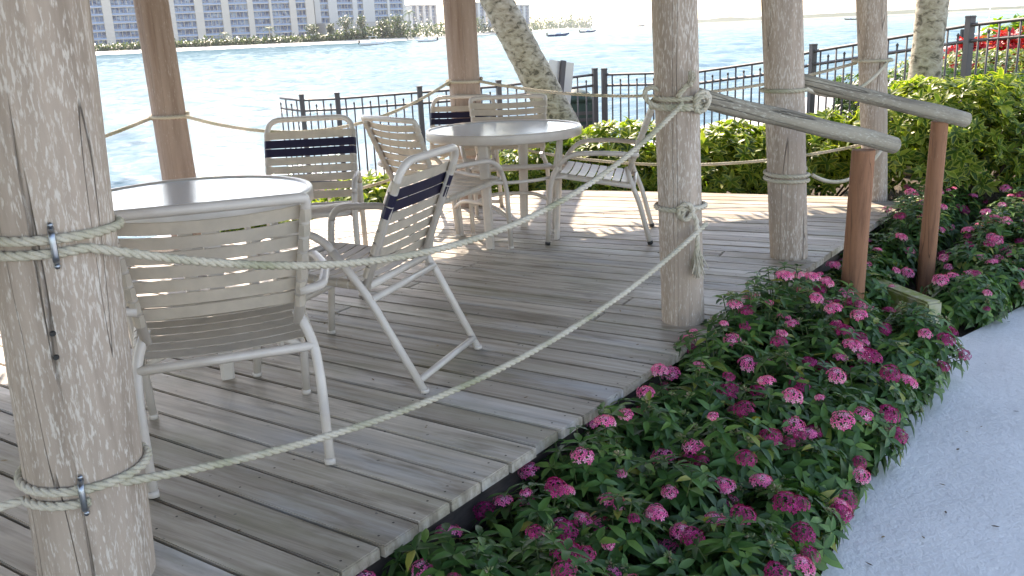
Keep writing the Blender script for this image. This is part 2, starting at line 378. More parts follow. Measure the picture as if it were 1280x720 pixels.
for k in range(-36, 41):
    s0 = k*PITCHB; s1 = s0+PITCHB
    A0 = E0+U*s0; A1 = E0+U*s1; a0 = bang(s0); a1 = bang(s1)
    d0 = V((cos(a0), sin(a0))); d1 = V((cos(a1), sin(a1)))
    n0 = (-d0.y, d0.x); n1 = (d1.y, -d1.x)
    g0 = .0035+rb.random()*.002
    stag = rb.uniform(-.006, .008)
    base = [(p[0]+(N.x*stag if i in (0,1) else 0), p[1]+(N.y*stag if i in (0,1) else 0)) for i, p in enumerate(DECK)]
    pl = clip(base, (A0.x+n0[0]*g0, A0.y+n0[1]*g0), n0)
    if len(pl) < 3: continue
    pl = clip(pl, (A1.x+n1[0]*g0, A1.y+n1[1]*g0), n1)
    if len(pl) < 3: continue
    jt = rb.choice((.55, 1.75, 1.75, 3.0, 3.0, 9)) if k > 0 else rb.choice((1.9, 3.1, 9, 9))
    cuts = [pl]
    if jt < 5:
        J = A0 - d0*jt; cuts = [clip(pl, (J.x+d0.x*.003, J.y+d0.y*.003), (d0.x, d0.y)), clip(pl, (J.x-d0.x*.003, J.y-d0.y*.003), (-d0.x, -d0.y))]
    for q in cuts:
        q2 = []
        for p in q:
            if not q2 or (abs(p[0]-q2[-1][0])+abs(p[1]-q2[-1][1])) > 1e-4: q2.append(p)
        if len(q2) < 3: continue
        dz = rb.uniform(-.003, .001); b2 = BM()
        f = b2.faces.new([b2.verts.new((p[0], p[1], dz)) for p in q2])
        if f.normal.z < 0: f.normal_flip()
        ex = bmesh.ops.extrude_face_region(b2, geom=[f])
        vv = [e for e in ex['geom'] if isinstance(e, bmesh.types.BMVert)]
        bmesh.ops.translate(b2, verts=vv, vec=(0,0,-.036)); bmesh.ops.recalc_face_normals(b2, faces=b2.faces)
        bmesh.ops.bevel(b2, geom=[e for e in b2.edges if all(v.co.z > -.02 for v in e.verts)], offset=.0035, segments=2, affect='EDGES')
        me = bpy.data.meshes.new('t'); b2.to_mesh(me); b2.free(); bm.from_mesh(me); bpy.data.meshes.remove(me)
link('deck_boards', bm, M['deck'], deck)
bm = BM()
for s in [i*.9-5 for i in range(13)]:
    pass
sk = -.07
P0 = E0+U*(-6.2)-N*.06; P1 = E0+U*5.55-N*.06
L = (P1-P0).length; cpt = (P0+P1)/2
box(bm, (cpt.x-N.x*.02, cpt.y-N.y*.02, -.038-.075), (L, .04, .15), math.atan2(U.y, U.x))
for i in range(64):
    q = E0+U*(-4.6+i*.16)-N*.12
    box(bm, (q.x, q.y, -.27), (.14+rb.uniform(-.01,.01), .025, .26), math.atan2(U.y, U.x)+rb.uniform(-.03,.03))
link('skirting', bm, M['deckdark'], deck)
bm = BM(); nail_r = random.Random(9)
for k in range(-8, 38):
    for tt in (.05, .62, 1.7, 1.8, 2.95, 3.05):
        s = k*PITCHB
        for e in (.035, .11):
            A0 = E0+U*(s+e); a = bang(s); d = V((cos(a), sin(a))); q = A0-d*(tt+nail_r.uniform(-.01,.01))
            bmesh.ops.create_circle(bm, cap_ends=True, segments=6, radius=.0042, matrix=Matrix.Translation((q.x, q.y, .0022)))
nl = link('nail_heads', bm, M['deckdark'], deck); nl['kind'] = 'stuff'

# ------------------------------------------------------------------ posts
def wood_post(name, p0, p1, r0, r1, m, label, cat, group=None, seed=0, ztop=2.95, sides=64, chip=0):
    """log standing at p0, leaning so that it passes through p1"""
    p0 = V(p0); p1 = V(p1); d = (p1-p0)/(p1.z-p0.z); e = empty(name, p0, 0, label, cat, group); bm = BM()
    steps = 70; rings = []
    H = ztop-p0.z
    for i in range(steps+1):
        z = H*i/steps; c = d*z; t = i/steps; r = r0+(r1-r0)*t; ring = []
        for j in range(sides):
            a = 2*pi*j/sides; k = 1+.035*noise.noise(V((cos(a)*1.3+seed*3.1, sin(a)*1.3, z*.7)))+.014*noise.noise(V((cos(a)*6+seed, sin(a)*6, z*1.2)))+.012*noise.noise(V((cos(a)*13+seed, sin(a)*13, z*2.5))) - .03*max(0, 1-abs(noise.noise(V((cos(a)*2.6+seed*1.7, sin(a)*2.6, z*.18))))*50)
            ring.append(bm.verts.new((c.x+cos(a)*r*k, c.y+sin(a)*r*k, z)))
        rings.append(ring)
    for i in range(steps):
        for j in range(sides): bm.faces.new((rings[i][j], rings[i][(j+1)%sides], rings[i+1][(j+1)%sides], rings[i+1][j])).smooth = True
    bm.faces.new(rings[0][::-1]); bm.faces.new(rings[-1])
    link('shaft', bm, m, e)
    return e
PG = 'round timber posts holding up the thatched roof'
wood_post('roof_post', (-1.128,2.13,-.4), (-1.052,2.13,1.44), .142, .132, M['post'], 'thickest pale timber post in the left foreground with two rope wraps stapled to it', 'post', PG, 1)
bm = BM()
for zz in (.712, .655):
    c_ = -1.128+.076*(zz+.4)/1.84; a_ = rad(285); mm = Matrix.Translation((c_+1.128+cos(a_)*.1385, sin(a_)*.1385, zz+.4)) @ (V((cos(a_), sin(a_), 0)).to_track_quat('Z','Y').to_matrix().to_4x4())
    bmesh.ops.create_cone(bm, cap_ends=True, segments=9, radius1=.0075, radius2=.0055, depth=.012, matrix=mm)
nh = link('nail_holes', bm, M['cap'], bpy.data.objects['roof_post']); nh['kind'] = 'stuff'
wood_post('roof_post', (-2.10,5.92,-.02), (-2.13,5.92,1.6), .105, .098, M['post2'], 'brown timber post behind the left glass table with one rope wrap', 'post', PG, 2)
wood_post('roof_post', (-.29,7.3,-.02), (-.305,7.3,1.56), .118, .130, M['post2'], 'reddish brown timber post behind the tall tan and navy chair', 'post', PG, 3)
wood_post('roof_post', (.805,4.08,-.4), (.742,4.08,1.43), .098, .095, M['post'], 'grey timber post at the middle of the deck edge with the big rope knot', 'post', PG, 4)
wood_post('roof_post', (1.62,5.19,-.02), (1.525,5.19,1.43), .105, .112, M['post'], 'grey timber post between the two log handrails with a doubled low rope wrap', 'post', PG, 5)
wood_post('roof_post', (2.74,6.76,-.02), (2.62,6.76,1.43), .085, .128, M['post'], 'grey timber post at the far right corner of the deck by the yellow-green bush', 'post', PG, 6)
# hidden corner posts that carry the rest of the roof
wood_post('roof_post', (-4.05,3.15,-.02), (-4.1,3.15,1.43), .10, .10, M['post2'], 'brown timber post at the far left corner of the deck, outside the picture', 'post', PG, 7)
wood_post('roof_post', (-3.9,-1.7,-.4), (-3.9,-1.7,1.43), .12, .12, M['post'], 'pale timber post at the near left corner of the deck, outside the picture', 'post', PG, 8)

# handrails: log on a reddish post
def log_rail(a, b, r, seed, label):
    e = empty('log_handrail', a, 0, label, 'handrail', 'log handrails flanking the deck entrance'); bm = BM(); a = V(a); b = V(b); n_ = 14; pts = []; rs = []
    Ln = (b-a).length
    for i in range(n_+1):
        t = i/n_; p = V((.012*noise.noise(V((t*3, seed, 0))), .012*noise.noise(V((t*3, seed, 8))), Ln*t)); pts.append(p); rs.append(r*(1+.12*noise.noise(V((t*3, seed, 5)))+.05*t))
    tube(bm, pts, rs, 20)
    o = link('log', bm, M['rail'], e); o.rotation_mode = 'QUATERNION'; o.rotation_quaternion = (b-a).to_track_quat('Z','Y'); return e
log_rail((.835,4.10,1.02), (2.04,4.84,.665), .042, 1, 'rough grey log handrail sloping down from the knotted post to the nearer red post')
log_rail((1.625,5.21,1.005), (2.70,5.42,.715), .042, 2, 'rough grey log handrail sloping down from the middle post to the farther red post')
wood_post('rail_post', (1.885,4.90,-.4), (1.865,4.80,.62), .064, .060, M['redpost'], 'thicker reddish brown post under the nearer log handrail, among pink flowers', 'post', 'red posts under the handrails', 11, .655)
wood_post('rail_post', (2.575,5.51,-.4), (2.55,5.43,.66), .050, .048, M['redpost'], 'slimmer reddish brown post under the farther log handrail', 'post', 'red posts under the handrails', 12, .715)
bm = BM(); box(bm, (0,0,.03), (.56,.10,.24), 0, None, .012)
k_ = link('bed_kerb', bm, M['moss']); k_.location = (2.19,4.96,-.31); k_.rotation_euler = (0,0,rad(-76)); tag(k_, 'short mossy yellow-green timber kerb at the gap between the flower beds', 'kerb')

# ------------------------------------------------------------------ ropes
RR = .0118
def rope_mesh(bm, pts, R=RR, pitch=.075, ph0=0.0, s=6, closed=False):
    pts = [V(p) for p in pts]; acc = [0]
    for i in range(1, len(pts)): acc.append(acc[-1]+(pts[i]-pts[i-1]).length)
    Lt = acc[-1]; n_ = max(8, int(Lt/.0125)); q = []; j = 0
    for i in range(n_+1):
        d = Lt*i/n_
        while j < len(pts)-2 and acc[j+1] < d: j += 1
        f = (d-acc[j])/max(1e-9, acc[j+1]-acc[j]); q.append(pts[j].lerp(pts[j+1], f))
    fr = frames(q)
    for st in range(3):
        path = []
        for i, p in enumerate(q):
            a = ph0+2*pi*st/3+2*pi*(Lt*i/n_)/pitch; t, x, y = fr[i]; path.append(p+(x*cos(a)+y*sin(a))*R*.50)
        tube(bm, path, R*.56, s)
def sagline(a, b, sag, n_=26, side=(0,0,0)):
    a = V(a); b = V(b); s_ = V(side); out = []
    for i in range(n_+1):
        t = i/n_; out.append(a.lerp(b, t)+V((0,0,-sag*4*t*(1-t)))+s_*4*t*(1-t))
    return out
def wrap(c, r, z, turns=1, dz=.028, a0=0, n_=26, tilt=0, ta=0):
    out = []
    for i in range(int(n_*turns)+1):
        a = a0+2*pi*i/n_; out.append(V((c[0]+cos(a)*r, c[1]+sin(a)*r, z-dz*i/n_+tilt*cos(a-ta))))
    return out
def rope(paths, label, group=None, fray=None, R=RR):
    bm = BM()
    for p in paths: rope_mesh(bm, p, R)
    if fray:
        rf = random.Random(5)
        for c, d, L_, n_ in fray:
            for i in range(n_):
                dv = (V(d)+V((rf.uniform(-1,1), rf.uniform(-1,1), rf.uniform(-1,1)))*.35).normalized()*L_*rf.uniform(.6,1.1)
                st = V(c)+V((rf.uniform(-1,1), rf.uniform(-1,1), rf.uniform(-1,1)))*.012; tube(bm, [st, st+dv*.5+V((0,0,rf.uniform(-.008,.008))), st+dv], .0022, 4)
    o = link('rope', bm, M['rope'], None, True); tag(o, label, 'rope', group or 'ropes strung between the posts'); return o
def cA(z): t = (z+.4)/1.84; return (-1.128+.076*t, 2.13)
def cC(z): t = (z+.4)/1.83; return (.805-.063*t, 4.08)
def cD(z): t = (z+.02)/1.45; return (1.62-.095*t, 5.19)
def cE(z): t = (z+.02)/1.45; return (2.74-.12*t, 6.76)
def cB(z): return (-.299, 7.3)
def c2(z): return (-2.115, 5.92)
rA = .137+RR
# upper near rope: doubled round post A, then to C
zu = .885
rope([wrap(cA(.92), rA, .935, 1.0, .014, rad(150)),
      [V((-2.3,1.55,.92)), V((-1.7,1.80,.915))] + [V((cA(.9)[0]+cos(a)*rA, 2.13+sin(a)*rA, .898)) for a in [rad(x) for x in range(215, 330, 9)]]
      + sagline((cA(.9)[0]+cos(rad(322))*rA+.02, 2.13+sin(rad(322))*rA+.01, .895), (.76,3.975,1.0), .275, 30)[1:]],
     'thick rope from the foreground post sagging past the nearest chair to the big knot')
# lower near rope
rope([wrap(cA(.35), rA, .325, 1.0, .012, rad(170)),
      [V((-2.2,1.5,.20)), V((-1.7,1.78,.25))] + [V((cA(.3)[0]+cos(a)*rA, 2.13+sin(a)*rA, .285+.0003*i)) for i, a in enumerate([rad(x) for x in range(225, 300, 9)])],
      sagline((cA(.3)[0]+cos(rad(285))*rA, 2.13+sin(rad(285))*rA, .325), (.875,4.0,.47), .21, 34)],
     'mossy thick rope sagging low over the deck edge up to the knotted post')
# knot on C upper
kc = cC(1.0); rC = .098+RR
def loop(c, a, b_, n_=18, t0=0, t1=2*pi):
    a = V(a); b_ = V(b_); c = V(c); return [c+a*cos(t0+(t1-t0)*i/n_)+b_*sin(t0+(t1-t0)*i/n_) for i in range(n_+1)]
rope([wrap(kc, rC, 1.035, 1.6, .030, rad(200), 26, .012, 1), wrap(kc, rC+.004, .985, 1.0, .004, rad(180), 26, .006, 2),
      loop((kc[0]-.105, 4.03, 1.03), (.045,.0,-.012), (0,.02,.038)), loop((kc[0]+.09, 3.99, 1.012), (.034,.02,.0), (0,-.012,.034)),
      loop((kc[0]+.085, 3.975, .995), (.026,.0,.022), (.012,.012,-.026)), [V((kc[0]-.02,3.962,1.03)), V((kc[0]+.0,3.955,1.06)), V((kc[0]+.03,3.95,1.09)), V((kc[0]+.03,3.94,1.075))]],
     'bulky rope knot tied round the grey post where the nearer log handrail starts', 'rope knots on the posts',
     [((kc[0]+.03,3.945,1.085), (.2,-.3,1), .05, 26)])
kc = cC(.5)
rope([wrap(kc, rC, .545, 1.0, .006, rad(250)), loop((kc[0]+.0, 3.965, .535), (.03,-.004,0), (0,-.012,.036)), loop((kc[0]+.01, 3.962, .528), (.022,0,.018), (0,-.016,-.02)),
      [V((kc[0]+.02,3.95,.535)), V((kc[0]+.045,3.945,.50)), V((kc[0]+.05,3.95,.42)), V((kc[0]+.052,3.955,.33))]],
     'smaller knot with a frayed hanging tail on the lower half of the knotted post', 'rope knots on the posts', [((kc[0]+.052,3.955,.36), (0,0,-1), .10, 40), ((kc[0]+.052,3.955,.32), (.1,0,-1), .08, 40)])
rope([wrap(cD(.95), .110+RR, .955, 1.0, .004, 0)], 'single rope turn high on the middle grey post', 'rope wraps on the posts')
rope([wrap(cD(.48), .107+RR, .505, 2.0, .030, rad(10))], 'doubled rope turn low on the middle grey post', 'rope wraps on the posts')
rope([wrap(cE(1.0), .117+RR, 1.02, 1.0, .004, 0)], 'rope turn high on the far right corner post', 'rope wraps on the posts')
rope([wrap(cB(1), .124+RR, .985, 1.6, .022, 0)], 'rope turn round the reddish brown post above the tan and navy chair', 'rope wraps on the posts')
rope([wrap(c2(1), .10+RR, .915, 1.5, .018, 0)], 'rope turn round the brown post behind the left table', 'rope wraps on the posts')
rope([sagline((-2.01,5.88,.90), (-.40,7.22,.98), .22)], 'thin-looking far rope sagging from the brown post to the reddish post, above the fence')
rope([sagline((-2.01,5.88,.36), (-.40,7.22,.44), .14)], 'lower far rope sagging behind the navy banded chair near the low bush')
rope([sagline((-.19,7.22,.97), (2.58,6.86,1.0), .17)], 'upper far rope from the reddish post past the leaning palm to the right corner post')
rope([sagline((-.19,7.22,.52), (2.64,6.86,.40), .17)], 'lower far rope running in front of the yellow-green hedge')
rope([sagline((-2.21,5.88,.90), (-3.98,3.22,.90), .20)], 'rope running left from the brown post over the water view')
rope([sagline((1.66,5.13,.955), (2.75,6.70,1.02), .12)], 'upper rope from the middle grey post rising to the right corner post')
rope([sagline((1.72,5.15,.475), (2.77,6.68,.45), .14)], 'lower rope from the middle grey post passing behind the nearer red post')
def staple(x, y, z, rz, label):
    bm = BM(); tube(bm, rounded([(-.0,.006,.040),(0,-.024,.032),(0,-.027,0),(0,-.024,-.032),(0,.006,-.040)], .012, 3), .0075, 8, False, True, .6)
    for s in (1,-1): tube(bm, [(0,.004,s*.047),(0,-.008,s*.047)], .0062, 8)
    o = link('rope_clamp', bm, M['steel'], None, True); o.location = (x,y,z); o.rotation_euler = (0,0,rz); tag(o, label, 'clamp', 'steel rope clamps')
for z, d, lb in ((.914, 296, 'grey steel clamp pinning the upper rope pair to the foreground post'), (.305, 292, 'grey steel clamp pinning the lower rope pair to the foreground post')):
    c = cA(z); a = rad(d); staple(c[0]+cos(a)*.142, c[1]+sin(a)*.142, z, a+pi/2, lb)

# ------------------------------------------------------------------ chairs
def strap(bm, L_, R_, d, nrm, wd, r, sag=.004, t=.0028):
    """flat vinyl band between rails at L_ and R_, wrapped round both; d = along the rail, nrm = sitting side"""
    L_ = V(L_); R_ = V(R_); d = V(d).normalized(); x = (R_-L_).normalized(); nrm = V(nrm); nrm = (nrm-x*nrm.dot(x)-d*nrm.dot(d)).normalized(); prof = []
    rr = r+t*.5
    for a in (-150, -100, -50, 0, 35, 70, 90):   # left tube, going round its outside to the sitting side
        prof.append(L_ + (-x*cos(rad(a)) + nrm*sin(rad(a)))*rr)
    for k in range(1, 8):
        f = k/8; prof.append(L_.lerp(R_, f)+nrm*(rr-sag*4*f*(1-f)))
    for a in (90, 70, 35, 0, -50, -100, -150): prof.append(R_ + (x*cos(rad(a)) + nrm*sin(rad(a)))*rr)
    fr = []
    n_ = len(prof); outer = []; inner = []
    for i, p in enumerate(prof):
        tg = (prof[min(i+1,n_-1)]-prof[max(i-1,0)]).normalized(); nn = d.cross(tg).normalized()
        if nn.dot(p-(L_+R_)/2) < 0 and 7 > i: nn = nn
        outer.append(p+nn*t*.5); inner.append(p-nn*t*.5)
    g = []
    for off in (-wd/2, wd/2):
        g.append([bm.verts.new(p+d*off) for p in outer]); g.append([bm.verts.new(p+d*off) for p in inner])
    o0, i0, o1, i1 = g
    for i in range(n_-1):
        for a, b_ in ((o0,o1),(o1,i1),(i1,i0),(i0,o0)):
            bm.faces.new((a[i], a[i+1], b_[i+1], b_[i]))
    bm.faces.new((o0[0],o1[0],i1[0],i0[0])); bm.faces.new((o0[-1],i0[-1],i1[-1],o1[-1]))
TR = .0158
def lerp(a, b, t): return a+(b-a)*t
def chair_parts(e, high):
    """low: sling of straps on a back that narrows downward; high: tall straight back with navy bands"""
    mt = M['metal']
    if high:
        fl = lambda s: [V((s*.285,.33,0)), V((s*.28,.285,.40)), V((s*.29,.27,.60)), V((s*.29,-.04,.615)), V((s*.275,-.22,.38)), V((s*.26,-.43,0))]
        for s in (-1, 1):
            P = fl(s); full = rounded(P, .085, 6); k = len(full)
            i0 = next(i for i, p in enumerate(full) if p.z > .54); i1 = max(i for i, p in enumerate(full) if p.z > .54)
            bm = BM(); tube(bm, full[:i0+1], TR); f_ = link('leg', bm, mt, e)
            bm = BM(); tube(bm, full[i0:i1+1], TR); link('armrest', bm, mt, e)
            bm = BM(); tube(bm, full[i1:], TR); g_ = link('leg', bm, mt, e)
            for P0 in (P[0], P[-1]):
                b2 = BM(); tube(b2, [P0+V((0,0,-.001)), P0+V((0,0,.014))], TR+.002, 10); link('foot_cap', b2, M['metal'], f_ if P0 is P[0] else g_)
        for q_ in ([(-.262,-.41,.045),(.262,-.41,.045)], [(-.275,-.235,.36),(.275,-.235,.36)], [(-.28,.29,.24),(.28,.29,.24)]):
            bm = BM(); tube(bm, q_, TR*.9); link('stretcher', bm, mt, e)
        W = .245; B0 = V((0,-.20,.42)); B1 = V((0,-.40,.885)); dB = (B1-B0).normalized()
        bm = BM(); tube(bm, rounded([(-W,-.20,.40), B1+V((-W,0,0)), B1+V((W,0,0)), (W,-.20,.40)], .085, 7), TR); link('back_frame', bm, mt, e)
        bm = BM(); tube(bm, rounded([(-W,-.21,.405),(-W,.27,.435),(W,.27,.435),(W,-.21,.405)], .05, 5)+[V((-W,-.21,.405))], TR)
        for s in (-1,1): tube(bm, [(s*W,.2,.43),(s*.285,.285,.42)], TR*.8)
        link('seat_frame', bm, mt, e)
        Lb = (B1-B0).length; nb = 8; pitch = (Lb-.095)/nb; nv = V((0,1,.4)); bb = BM(); nn_ = []
        for i in range(nb):
            t = .02+pitch*(i+.5); p = B0+dB*t
            if i in (5, 6): nn_.append(p)
            else: strap(bb, p+V((-W,0,0)), p+V((W,0,0)), dB, nv, pitch*.84, TR)
        link('backrest', bb, M['strap'], e)
        for p in nn_:
            b2 = BM(); strap(b2, p+V((-W,0,0)), p+V((W,0,0)), dB, nv, pitch*.90, TR+.001); o = link('back_strap', b2, M['navy'], e); o['label'] = 'navy blue vinyl back strap'
        S0 = V((0,-.18,.407)); S1 = V((0,.22,.432))
    else:
        def post(z):   # half width and y of the back post at height z
            t = (z-.40)/.46; return lerp(.222, .272, t), lerp(-.195, -.37, t)
        for s in (-1, 1):
            w0, y0 = post(.42)
            bm = BM(); tube(bm, rounded([(s*.265,-.35,0),(s*.270,-.28,.27),(s*.264,-.235,.38),(s*w0,y0,.48)], .09, 7), TR); g_ = link('leg', bm, mt, e)
            b2 = BM(); tube(b2, [(s*.265,-.351,-.001),(s*.265,-.346,.018)], TR+.002, 10); link('foot_cap', b2, M['metal'], g_)
            w1, y1 = post(.62)
            full = rounded([(s*.275,.30,0),(s*.29,.27,.42),(s*.33,.16,.585),(s*.345,-.10,.585),(s*(w1+.06),y1+.01,.565),(s*(w1-.01),y1+.01,.555)], .10, 7)
            i0 = next(i for i, p in enumerate(full) if p.z > .50)
            bm = BM(); tube(bm, full[:i0+1], TR*.95); f_ = link('leg', bm, mt, e)
            b2 = BM(); tube(b2, [(s*.275,.301,-.001),(s*.275,.299,.018)], TR+.0015, 10); link('foot_cap', b2, M['metal'], f_)
            bm = BM(); tube(bm, full[i0:], TR*.95); link('armrest', bm, mt, e)
        bm = BM()
        tube(bm, rounded([(-.28,.285,.20),(-.15,.26,.27),(.15,.26,.27),(.28,.285,.20)], .08, 5), TR*.8); link('stretcher', bm, mt, e)
        top = []; z = .47
        wt, yt = post(.86); pl = [V((-post(.44)[0], post(.44)[1], .44)), V((-wt, yt, .86))]
        arc = [V((wt*cos(pi-pi*i/12)*1.0, yt-.042*sin(pi*i/12), .86+.006*sin(pi*i/12))) for i in range(1, 12)]
        bm = BM(); tube(bm, rounded([pl[0], pl[1]+V((0,0,-.0)), arc[1]], .03, 4)[:-1]+arc[1:-1]+rounded([arc[-2], V((wt,yt,.86)), V((post(.44)[0],post(.44)[1],.44))], .03, 4)[1:], TR); link('back_frame', bm, mt, e)
        bm = BM(); tube(bm, rounded([(-.262,-.245,.365),(-.26,.26,.445),(.26,.26,.445),(.262,-.245,.365)], .05, 5)+[V((-.262,-.245,.365))], TR)
        for s in (-1,1): tube(bm, [(s*.255,.15,.437),(s*.29,.24,.43)], TR*.8)
        link('seat_frame', bm, mt, e)
        bb = BM(); zs = .50; ze = .835; nb = 7; pz = (ze-zs)/nb
        d_ = V((0, post(.9)[1]-post(.5)[1], .4)).normalized()
        for i in range(nb):
            z = zs+pz*(i+.5); w_, y_ = post(z); k = (i+.5)/nb
            strap(bb, (-w_,y_,z), (w_,y_,z), d_, (0,1,.3), pz/d_.z*.80, TR, .008+.026*k)
        link('backrest', bb, M['strap'], e)
        W = .258; S0 = V((0,-.215,.373)); S1 = V((0,.22,.442))
    dS = (S1-S0).normalized(); ns = 8; ps = (S1-S0).length/ns; bb = BM()
    for i in range(ns):
        p = S0+dS*ps*(i+.5); strap(bb, p+V((-W,0,0)), p+V((W,0,0)), dS, (0,0,1), ps*.85, TR, .014)
    link('seat', bb, M['strap'], e)
low0 = empty('patio_chair'); chair_parts(low0, False)
high0 = empty('patio_chair'); chair_parts(high0, True)
used = {}
def chair(proto, x, y, deg, label, s=1.0):
    o = proto if proto not in used else copy_tree(proto)
    used[proto] = 1; o.location = (x,y,.002); o.rotation_euler = (0,0,rad(deg)); o.scale = (s,s,s)
    if 'profile' in label:
        for ch in o.children_recursive:
            if ch.name.startswith('foot_cap'): ch.material_slots[0].link = 'OBJECT'; ch.material_slots[0].material = M['cap']; ch['label'] = 'black rubber foot cap'
    return tag(o, label, 'chair', 'strap patio chairs round the two tables')
chair(low0, -.985, 2.98, 19, 'beige low-back strap chair nearest the camera, seen from behind at the left table', 1.02)
chair(high0, -.655, 3.72, 68, 'navy banded high-back chair turned side-on in front of the deck edge, between the tables')
chair(high0, -1.11, 5.05, 184, 'navy banded high-back chair facing the camera on the far side of the left table')
chair(low0, -2.16, 3.75, -88, 'low-back strap chair mostly hidden behind the foreground post')
chair(low0, -.40, 5.70, -50, 'low-back strap chair at the left side of the far table, turned from the fence')
chair(low0, .585, 5.97, 80, 'low-back strap chair in profile to the right of the far table, against the hedge')
chair(low0, .03, 6.42, 180, 'low-back strap chair facing the camera behind the far table')
chair(high0, -.36, 6.78, 172, 'tall tan and navy high-back chair behind the far table, in front of the reddish post', .97)

# ------------------------------------------------------------------ tables
def table(x, y, z, r, rf, a0, label, foot=.3):
    e = empty('patio_table', (x,y,0), 0, label, 'table', 'round glass topped patio tables')
    bm = BM(); s = 72
    prof = [(r-.028,z-.004),(r-.022,z+.005),(r-.004,z+.006),(r,z-.002),(r,z-.048),(r-.008,z-.054),(r-.03,z-.05),(r-.034,z-.02)]
    vs = [[bm.verts.new((cos(2*pi*i/s)*a, sin(2*pi*i/s)*a, b)) for a, b in prof] for i in range(s)]
    for i in range(s):
        for j in range(len(prof)):
            k = (j+1) % len(prof); bm.faces.new((vs[i][j], vs[i][k], vs[(i+1)%s][k], vs[(i+1)%s][j])).smooth = True
    bmesh.ops.recalc_face_normals(bm, faces=bm.faces)
    link('rim', bm, M['metal'], e)
    bm = BM(); bmesh.ops.create_cone(bm, cap_ends=True, segments=s, radius1=r-.026, radius2=r-.026, depth=.007, matrix=Matrix.Translation((0,0,z-.0045)))
    link('glass_top', bm, M['glass'], e)
    for k in range(4):
        a = rad(a0+90*k); u = V((cos(a), sin(a), 0)); tq = V((-u.y, u.x, 0)); bm = BM(); rings = []
        for t in (0, .06, .5, .94, 1):
            zz = (z-.05)*(1-t); rr_ = lerp(rf*1.12, rf, t); w_ = lerp(.034, .026, t); d_ = .014
            c = u*rr_+V((0,0,zz)); rings.append([bm.verts.new(c+tq*w_*sx+u*d_*sy) for sx, sy in ((-1,-.6),(-.6,-1),(.6,-1),(1,-.6),(1,.6),(.6,1),(-.6,1),(-1,.6))])
        for i in range(4):
            for j in range(8): bm.faces.new((rings[i][j], rings[i][(j+1)%8], rings[i+1][(j+1)%8], rings[i+1][j]))
        bm.faces.new(rings[0]); bm.faces.new(rings[-1][::-1]); bmesh.ops.recalc_face_normals(bm, faces=bm.faces); link('leg', bm, M['metal'], e)
    bm = BM()
    for k in range(2):
        a = rad(a0+90*k); u = V((cos(a), sin(a), 0)); tube(bm, [-u*(r-.03)+V((0,0,z-.04)), u*(r-.03)+V((0,0,z-.04-.001*k))], .012, 8)
    tube(bm, [V((cos(2*pi*i/40), sin(2*pi*i/40), 0))*rf*1.07+V((0,0,z-.30)) for i in range(40)], .011, 8, True)
    link('brace', bm, M['metal'], e); return e
table(-1.325, 3.83, .725, .50, .30, -62, 'round table with mottled glass top between the foreground post and the navy banded chairs')
table(-.01, 6.03, .725, .505, .34, -110, 'round glass topped table standing farther back near the hedge')

# ------------------------------------------------------------------ fence
FP = [(-3.09,13,.60),(-2.74,12.75,.57),(-2.23,12.6,.58),(-1.1,12.35,.63),(-.06,12.4,.66),(1.22,12.5,.755)]
FP2 = [(1.34,12.45,.75),(2.42,11.7,.77),(3.09,10.95,.89),(3.42,10.4,1.0),(4.24,8.6,1.235),(4.62,7.1,1.33),(5.0,5.6,1.4)]
def fence(pts, postidx, label, sp=.118):
    e = empty('metal_fence', (pts[0][0], pts[0][1], gz(*pts[0][:2])), 0, label, 'fence', 'dark metal picket fences along the water')
    o_ = V(e.location); rails = BM(); pk = BM()
    P = [V(p)-o_ for p in pts]
    for off in (-.03, -.17, -1.14):
        tube(rails, [p+V((0,0,off)) for p in P], .0165, 4)
    acc = 0
    for i in range(len(P)-1):
        d = P[i+1]-P[i]; n_ = max(2, round(V((d.x,d.y)).length/sp))
        for k in range(n_):
            p = P[i]+d*(k/n_)+V((0,0,-.03))
            short = (k % 2 == 0); zt = -.085 if short else 0
            tube(pk, [p+V((0,0,zt)), p+V((0,0,-1.2))], .0105, 4)
            if short: tube(pk, [p+V((0,0,zt-.005)), p+V((0,0,zt+.012)), p+V((0,0,zt+.03))], [.009,.016,.004], 6)
    link('rails', rails, M['fence'], e); link('pickets', pk, M['fence'], e)
    for i in postidx:
        p = P[i]; bm = BM(); box(bm, (0,0,-.60), (.062,.062,1.27), .3); box(bm, (0,0,.042), (.074,.074,.022), .3, None, .006)
        q = link('post', bm, M['fence'], e); q.location = p
    return e
fence(FP, (1,2,3,4,5), 'dark picket fence panels left of the gate, in front of the glittering water')
fence(FP2, (0,2,3,4,5,6), 'dark picket fence climbing to the right behind the bushes and straight trunk')
# notice board seen from behind, and green bin by the gate
e = empty('notice_sign', (.72,12.0,gz(.72,12)), rad(38), 'blank aluminium sign seen from behind, tilted beside the leaning palm', 'sign')
bm = BM(); Ms = Matrix.Translation((0,0,1.32)) @ Matrix.Rotation(rad(9), 4, 'Y'); box(bm, (0,0,0), (.42,.012,.62), 0, Ms, .004); link('panel', bm, M['sign'], e)
bm = BM(); box(bm, (0,-.03,0), (.07,.035,.64), 0, Ms); tube(bm, [Ms @ V((0,-.03,-.3)), V((-.17,-.03,0))], .02, 8); link('post', bm, M['fence'], e)
e = empty('trash_bin', (1.0,13.0,gz(1,13)), .2, 'dark green slatted bin standing behind the fence beside the gate post', 'bin')
bm = BM(); box(bm, (0,0,.52), (.46,.42,1.04), 0, None, .03); link('body', bm, M['green'], e)
bm = BM()
for i in range(9): box(bm, (0,-.215,.16+i*.09), (.38,.02,.045), 0, None, .004)
link('slats', bm, M['fence'], e)
bm = BM(); tube(bm, [(0,0,1.04),(0,0,1.10),(0,0,1.16),(0,0,1.2)], [.25,.24,.17,.05], 20); link('lid', bm, M['green'], e)

